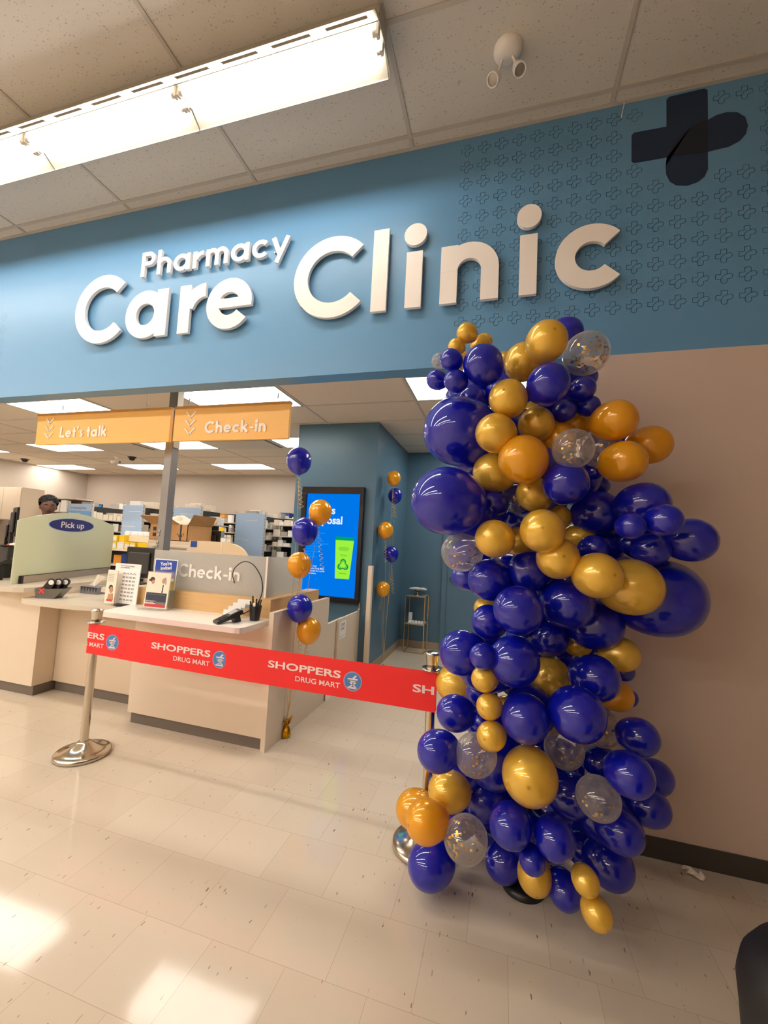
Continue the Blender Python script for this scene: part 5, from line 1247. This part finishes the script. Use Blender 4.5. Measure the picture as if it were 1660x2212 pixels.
# return shelves with yellow cartons between glass and monitor
KK = 1.2
def hx(x): return x*KK
def hy(y): return -2.5307+(y+2.5307)*KK
def hz(z): return 1.5154+(z-1.5154)*KK
t = thing('return_shelf', 'low white open shelf holding yellow cartons behind the Pick up counter', 'shelf', (hx(-4.2), hy(1.3), 0))
for z in (.90, 1.125, 1.30): MB().box(hx(-4.62), hx(-3.84), hy(1.22), hy(1.40), hz(z)-.022, hz(z)).build('shelf_board', 'white_lam', t)
MB().box(hx(-4.62), hx(-3.84), hy(1.40), hy(1.415), 0, hz(1.30)).build('back_board', 'shelf_back', t)
for x in (hx(-4.62), hx(-3.84)): MB().box(x-.01, x+.01, hy(1.22), hy(1.415), 0, hz(1.30)).build('side_panel', 'white_lam', t)
def carton(x, y, z, w_, d_, h_, m, lab, m2=None):
    x, y, z, w_, d_, h_ = hx(x), hy(y), hz(z), w_*KK, d_*.7, h_*KK
    o = thing('carton', lab, 'box', (x+w_/2, y+d_/2, z), 'cartons on the low white shelf')
    MB().box(x, x+w_, y, y+d_, z+.0005, z+h_).build('box_body', m, o, bevel=.0015)
    if m2: MB().box(x+.006, x+w_-.006, y-.001, y, z+h_*.15, z+h_*.75).build('front_label', m2, o)
for a in ((-4.42, 1.24, 1.30, .11, .2, .085, 'yellow', 'yellow and white carton at the left end of the low white shelf', 'paper'), (-4.42, 1.24, 1.386, .11, .2, .075, 'yellow', 'yellow carton stacked on the leftmost yellow and white carton', 'paper'),
          (-4.30, 1.26, 1.386, .075, .2, .078, 'yellow', 'plain yellow carton upright beside the stacked yellow one', None), (-4.30, 1.24, 1.30, .10, .2, .085, 'cream', 'white carton with small print second from the left on the low shelf', 'paper'),
          (-4.19, 1.24, 1.30, .075, .2, .085, 'yellow', 'narrow yellow topped carton in the middle of the low shelf', 'cream'), (-4.11, 1.24, 1.30, .075, .2, .085, 'yellow', 'narrow yellow topped carton right of its twin on the low shelf', 'paper'),
          (-4.02, 1.26, 1.30, .16, .2, .09, 'yellow', 'wide yellow carton at the right end of the low shelf', None), (-4.35, 1.26, 1.125, .11, .2, .105, 'orangec', 'orange and white carton on the shelf level below the yellow ones', 'orangec'),
          (-4.23, 1.26, 1.125, .095, .2, .125, 'dkblue', 'dark blue carton beside the orange one on the lower level', None), (-4.12, 1.26, 1.125, .06, .2, .07, 'dkblue', 'small blue carton right of the dark blue one', None)):
    carton(a[0], a[1], a[2], a[3], a[4], a[5], a[6], a[7], a[8])
for i in range(4):
    x = hx(-4.28+.095*i); t = thing('medicine_tub', ('leftmost squat white tub in the row above the yellow cartons', 'second squat white tub from the left above the yellow cartons', 'third squat white tub from the left above the yellow cartons', 'rightmost squat white tub in the row above the yellow cartons')[i], 'tub', (x, hy(1.365), hz(1.465)), 'squat white tubs above the yellow cartons')
    MB().lathe([(.050, .001), (.050, .04), (.042, .046), (.042, .062), (.0001, .062)], (x, hy(1.365), hz(1.465)), 18).build('tub', 'paper', t)
tag(MB().box(hx(-4.34), hx(-3.92), hy(1.325), hy(1.41), hz(1.392), hz(1.464)).build('white_box', 'cream', loc=(hx(-4.1), hy(1.38), hz(1.392)), bevel=.002), 'long white box beneath the squat white tubs', 'box')
tag(MB().box(hx(-4.34), hx(-3.92), hy(1.36), hy(1.41), hz(1.301), hz(1.391)).build('white_box', 'cream', loc=(hx(-4.1), hy(1.38), hz(1.301)), bevel=.002), 'long cream box behind the row of yellow cartons', 'box')
tag(MB().box(-3.74, -3.69, 1.3, 1.33, 1.0, 1.10).build('phone_handset', 'black', loc=(-3.7, 1.3, 1.0)), 'dark handset low behind the lower counter', 'phone') if False else None
# cabinet and tan curved partition with the open carton
t = thing('file_cabinet', 'beige drawer cabinet under the open cardboard box', 'cabinet', (-3.75, 1.75, 0))
MB().box(-4.10, -3.42, 1.48, 2.1, 0, 1.425).build('body', 'lam2', t, bevel=.003)
for z in (.75, 1.08):
    d_ = MB().box(-4.08, -3.44, 1.468, 1.482, z, z+.30).build('drawer', 'lam', t, bevel=.002)
    MB().box(-4.0, -3.52, 1.455, 1.47, z+.255, z+.27).build('handle', 'steel', d_, loc=t['_o'])
t = thing('curved_partition', 'tan desk partition whose top curves down beside the tall pale blue panel', 'partition', (-3.0, 1.40, 0))
poly = [(-3.42, .3), (-3.42, 1.443), (-3.2, 1.447), (-2.983, 1.443), (-2.90, 1.438), (-2.822, 1.428), (-2.75, 1.400), (-2.70, 1.367), (-2.665, 1.328), (-2.62, 1.26), (-2.60, 1.15), (-2.60, .3)]
MB().prism(poly, 1.39, 1.42, 'y').build('panel', 'partition', t, bevel=.003)
mb = MB(); mb.box(-2.987, -2.979, 1.386, 1.39, .3, 1.443); mb.build('seam_strip', 'cream', t)
tag(MB().box(-3.395, -3.315, 1.383, 1.389, 1.372, 1.440).build('picture_card', 'dkblue', loc=(-3.36, 1.386, 1.372)), 'small blue picture pinned to the tan partition corner', 'picture')
t = thing('cardboard_box', 'open brown cardboard box on the drawer cabinet', 'box', (-3.85, 1.8, 1.427))
x0, x1, y0, y1, zb, zt = -4.16, -3.60, 1.55, 1.98, 1.428, 1.625
mb = MB()
for q in ((x0, x1, y0, y0+.006), (x0, x1, y1-.006, y1), (x0, x0+.006, y0, y1), (x1-.006, x1, y0, y1)): mb.box(q[0], q[1], q[2], q[3], zb, zt)
mb.box(x0, x1, y0, y1, zb, zb+.006); mb.build('box_body', 'card', t)
def flap(name, pts): 
    mb = MB(); mb.add([Vector(p) for p in pts], [(0, 1, 2, 3)]); n = (Vector(pts[1])-Vector(pts[0])).cross(Vector(pts[2])-Vector(pts[1])).normalized()*.005
    mb.add([Vector(p)+n for p in pts], [(3, 2, 1, 0)]); return mb.build(name, 'card', t)
flap('front_flap', [(x0, y0, zt), (x1-.12, y0, zt), (x1-.18, y0-.13, zt+.085), (x0-.03, y0-.13, zt+.085)])
flap('back_flap', [(x0, y1, zt), (x1, y1, zt), (x1, y1+.12, zt+.08), (x0, y1+.12, zt+.08)])
flap('right_flap', [(x1, y0, zt), (x1, y1, zt), (x1+.05, y1, zt+.12), (x1+.07, y0, zt+.12)])
flap('left_flap', [(x0, y0, zt), (x0, y1, zt), (x0-.14, y1, zt+.10), (x0-.14, y0, zt+.10)])
mb = MB(); mb.box(x1-.11, x1-.085, y0-.001, y0, zb, zt); mb.box(x1-.125, x1-.07, y0-.0012, y0, zb+.05, zb+.06)
for i in range(5): mb.box(x1-.15+.022*i, x1-.14+.022*i, y0-.001, y0, zb+.045+.012*abs(i-2), zb+.062+.014*abs(i-2))
for q in ((x0+.05, .11), (x0+.05, .04)): mb.box(q[0], q[0]+.05, y0-.001, y0, zb+q[1], zb+q[1]+.045)
mb.build('printed_marks', 'photo_hair', t)
t = thing('packing_paper', 'crumpled white packing paper rising out of the cardboard box', 'paper', (-3.9, 1.78, 1.6))
mb = MB(); mb.ball((-3.92, 1.76, 1.62), .15, 20, 1.3, .8, .75); r2 = random.Random(2); mb.v = [(a+r2.uniform(-.02, .02), b+r2.uniform(-.015, .015), c_+r2.uniform(-.02, .02)) for a, b, c_ in mb.v]; mb.sm = [False]*len(mb.f); mb.build('paper_sheet', 'tissue', t)
# left side: upper cupboards and shelf with bags
t = thing('wall_cupboard', 'beige two-door cupboard at the far left of the pharmacy', 'cupboard', (-9.8, 3.6, 1.65))
MB().box(-10.64, -9.52, 3.52, 3.95, 1.62, 2.30).build('body', 'lam', t)
for a, b in ((-10.60, -10.04), (-10.03, -9.53)): MB().box(a, b, 3.50, 3.52, 1.63, 2.29).build('door', 'lam', t, bevel=.002)
t = thing('bag_shelf', 'open shelf of brown paper bags left of the person', 'shelf', (-9.6, 4.15, 0))
for z in (1.60, 1.86, 2.15): MB().box(-10.3, -8.7, 4.02, 4.4, z-.02, z).build('shelf_board', 'shelf', t)
MB().box(-10.3, -8.7, 4.40, 4.42, 0, 2.15).build('back_board', 'card_in', t)
for i in range(7):
    x = -10.1+.19*i; z = 1.861
    o = thing('paper_bag', ('brown' if i < 4 else 'white')+' paper bag, '+('first', 'second', 'third', 'fourth', 'fifth', 'sixth', 'last')[i]+' from the grey side wall on the open shelf', 'bag', (x, 4.1, z), 'bags on the open shelf')
    mb = MB(); mb.box(x, x+.15, 4.05, 4.15, z, z+.14+.05*(i % 3)); mb.v = [(a+rnd.uniform(-.012, .012), b+rnd.uniform(-.01, .01), c_ if c_ < z+.01 else c_+rnd.uniform(-.02, .02)) for a, b, c_ in mb.v]; mb.build('bag', 'card' if i < 4 else 'paper', o)
for i in range(4):
    x = -9.9+.25*i; med_box(x, 4.06, 1.601, .18, .12, .12, 'card', 'brown carton on the open shelf beneath the bags')

# ================================================================ the person behind the glass
t = thing('person', 'person with short black hair and dark clothes working behind the frosted Pick up glass', 'person', (-5.42, 1.22, 0))
def skin(name, joints, edges, mtl, sub=2):
    me = bpy.data.meshes.new(name); O = Vector(t['_o'])
    me.from_pydata([tuple(Vector(j[0])-O) for j in joints], edges, []); me.update()
    o = bpy.data.objects.new(name, me); C.objects.link(o); o.parent = t; o['_o'] = t['_o']
    me.materials.append(M[mtl])
    s_ = o.modifiers.new('skin', 'SKIN'); s_.use_smooth_shade = True
    for i, j in enumerate(joints):
        sv = me.skin_vertices[0].data[i]; sv.radius = j[1] if isinstance(j[1], tuple) else (j[1], j[1]); sv.use_root = (i == 0)
    m_ = o.modifiers.new('subdivision', 'SUBSURF'); m_.levels = sub; m_.render_levels = sub
    return o
px, py = -5.42, 1.22
J = [((px, py, .98), (.15, .12)), ((px, py, 1.18), (.135, .11)), ((px, py, 1.38), (.17, .12)), ((px+.0, py, 1.53), (.10, .08)), ((px+.015, py, 1.62), (.055, .055)), ((px+.03, py, 1.68), (.06, .065)),
     ((px-.10, py+.13, 1.50), .062), ((px-.12, py+.20, 1.46), .055), ((px-.08, py+.24, 1.22), .042), ((px+.14, py+.12, 1.12), .034), ((px+.20, py+.08, 1.12), (.030, .018)),
     ((px+.06, py-.13, 1.50), .062), ((px+.10, py-.20, 1.46), .055), ((px+.16, py-.24, 1.22), .042), ((px+.36, py-.16, 1.12), .034), ((px+.42, py-.13, 1.12), (.030, .018)),
     ((px, py+.10, .90), .10), ((px+.02, py+.11, .50), .065), ((px, py+.11, .09), .045), ((px+.16, py+.12, .04), .035),
     ((px, py-.10, .90), .10), ((px+.02, py-.11, .50), .065), ((px, py-.11, .09), .045), ((px+.16, py-.12, .04), .035)]
E_ = [(0, 1), (1, 2), (2, 3), (3, 4), (4, 5), (2, 6), (6, 7), (7, 8), (8, 9), (9, 10), (2, 11), (11, 12), (12, 13), (13, 14), (14, 15), (0, 16), (16, 17), (17, 18), (18, 19), (0, 20), (20, 21), (21, 22), (22, 23)]
for hb, (hx, hy) in ((10, (px+.20, py+.08)), (15, (px+.42, py-.13))):
    for i in range(5):
        a = len(J); dy = -.028+.018*i
        if i == 4: pts = [(hx+.01, hy+.03, 1.115), (hx+.035, hy+.05, 1.10), (hx+.055, hy+.055, 1.085)]
        else: L3 = (.040, .046, .043, .034)[i]; pts = [(hx+.045, hy+dy, 1.118), (hx+.045+L3*.6, hy+dy, 1.112), (hx+.045+L3*1.1, hy+dy, 1.09)]
        for q, rr_ in zip(pts, (.0095, .0085, .007)): J.append((q, rr_))
        E_ += [(hb, a), (a, a+1), (a+1, a+2)]
skin('body', J, E_, 'skin')
SJ = [((px, py, .92), (.175, .145)), ((px, py, 1.18), (.158, .132)), ((px, py, 1.38), (.19, .138)), ((px, py, 1.545), (.095, .08)), ((px-.10, py+.13, 1.50), .08), ((px-.12, py+.20, 1.45), .07), ((px-.09, py+.235, 1.28), .06), ((px+.06, py-.13, 1.50), .08), ((px+.10, py-.20, 1.45), .07), ((px+.15, py-.235, 1.28), .06)]
skin('shirt', SJ, [(0, 1), (1, 2), (2, 3), (2, 4), (4, 5), (5, 6), (2, 7), (7, 8), (8, 9)], 'shirt')
skin('trousers', [((px, py, .94), (.16, .14)), ((px, py+.10, .86), .11), ((px+.02, py+.11, .50), .08), ((px, py+.11, .12), .065), ((px, py-.10, .86), .11), ((px+.02, py-.11, .50), .08), ((px, py-.11, .12), .065)], [(0, 1), (1, 2), (2, 3), (0, 4), (4, 5), (5, 6)], 'shirt')
# head facing along +x and a little to the viewer
face = Vector((.88, -.48, 0)).normalized(); side = Vector((-face.y, face.x, 0)); Hc = Vector((px+.015, py-.01, 1.765))
def hp(f, s_, u): return Hc+face*f+side*s_+Vector((0, 0, u))
mb = MB(); prof = []
nh = 26; vs = []; fs = []
for i in range(nh+1):
    th = math.pi*i/nh; u = .122*math.cos(th)
    sth = max(1e-4, math.sin(th)); w_ = .077*sth**.85; dpt = .097*sth**.8
    jaw = max(0, (-u-.02)/.10)
    for k in range(36):
        a = 2*math.pi*k/36; cf, sf = math.cos(a), math.sin(a)
        f = dpt*cf*(1-.10*jaw if cf > 0 else 1-.55*jaw); s_ = w_*sf*(1-.32*jaw)
        if cf > .6: f += .004*math.exp(-((u-.018)/.018)**2)     # brow
        if cf > .5 and abs(sf) > .2: f -= .010*math.exp(-((u+.0)/.016)**2)*math.exp(-((abs(sf)-.42)/.2)**2)     # eye sockets
        f += .022*math.exp(-((u+.030)/.014)**2)*math.exp(-(sf/.17)**2)*(cf > 0)*1.0 + .010*math.exp(-((u+.008)/.02)**2)*math.exp(-(sf/.12)**2)*(cf > 0)     # nose
        f += .008*math.exp(-((u+.062)/.010)**2)*math.exp(-(sf/.32)**2)*(cf > 0)     # lips
        vs.append(hp(f+.008*(cf > 0)*jaw, s_, u))
for i in range(nh):
    for k in range(36): k2 = (k+1) % 36; fs.append((i*36+k, (i+1)*36+k, (i+1)*36+k2, i*36+k2))
mb.add(vs, fs, True)
for sg in (-1, 1):
    e = hp(-.005, sg*.077, -.008); mb.ball(e, .026, 14, .45, .5, 1.1)
mb.build('head', 'skin', t)
mb = MB()
for sg in (-1, 1): mb.ball(hp(.0755, sg*.031, .0), .011, 14, 1, 1, .75)
mb.build('eyes', 'eyew', t)
mb = MB()
for sg in (-1, 1): mb.ball(hp(.0825, sg*.032, .0), .0052, 10)
mb.build('pupils', 'black', t)
mb = MB()
for sg in (-1, 1): mb.tube([hp(.092, sg*.014, .020), hp(.093, sg*.032, .026), hp(.083, sg*.050, .019)], .0035, 6)
mb.tube([hp(.093, -.022, -.064), hp(.099, 0, -.062), hp(.093, .022, -.064)], .0028, 6)
mb.build('brows', 'hair', t)
r3 = random.Random(8); mb = MB(); mb.ball(tuple(Hc+Vector((0, 0, .048))-face*.018), .1, 24, 1.02, .98, .92); nn = len(mb.v)
mb.v = [tuple(Vector(v)+(Vector(v)-Hc).normalized()*r3.uniform(-.003, .006)) for v in mb.v]
keep = []
for f_ in mb.f:
    c_ = sum((Vector(mb.v[i]) for i in f_), Vector())/len(f_)-Hc
    if c_.z > .045 or (c_.dot(face) < .0 and c_.z > -.055): keep.append(f_)
mb.f = keep; mb.sm = [False]*len(keep); mb.mi = [0]*len(keep)
for i in range(160):
    a = r3.uniform(0, 6.28); e = r3.uniform(.25, 1.5); v = Vector((math.cos(a)*math.cos(e), math.sin(a)*math.cos(e), math.sin(e)))
    c_ = Hc+Vector((0, 0, .048))-face*.018+Vector((v.x*.1, v.y*.098, v.z*.092)); 
    if (c_-Hc).z > .05: mb.ball(tuple(c_), r3.uniform(.009, .015), 6)
mb.build('hair', 'hair', t)

# ================================================================ odds and ends on the shop floor
t = thing('paper_scrap', 'crumpled scrap of white tissue on the floor by the dark baseboard', 'paper', (.93, -.06, 0))
rp = random.Random(6); vs = []; mb = MB()
for i in range(7):
    for j in range(5): vs.append((.90+.075*i/6+.012*math.sin(j*2), -.09+.05*j/4+.02*math.sin(i), .004+.028*rp.random()*(1 if 0 < j < 4 else .3)))
mb.add(vs, [(i*5+j, i*5+5+j, i*5+6+j, i*5+j+1) for i in range(6) for j in range(4)]); mb.build('scrap', 'tissue', t)
t = thing('waste_bin', 'black round-topped bin cut by the lower edge of the picture, opposite the red banner', 'bin', (.69, -1.43, 0))
MB().lathe([(.13, 0), (.145, .01), (.175, .56), (.18, .62), (.172, .66), (.150, .695), (.10, .72), (.0001, .725)], (.69, -1.43, 0), 44).build('bin_body', 'black_soft', t)
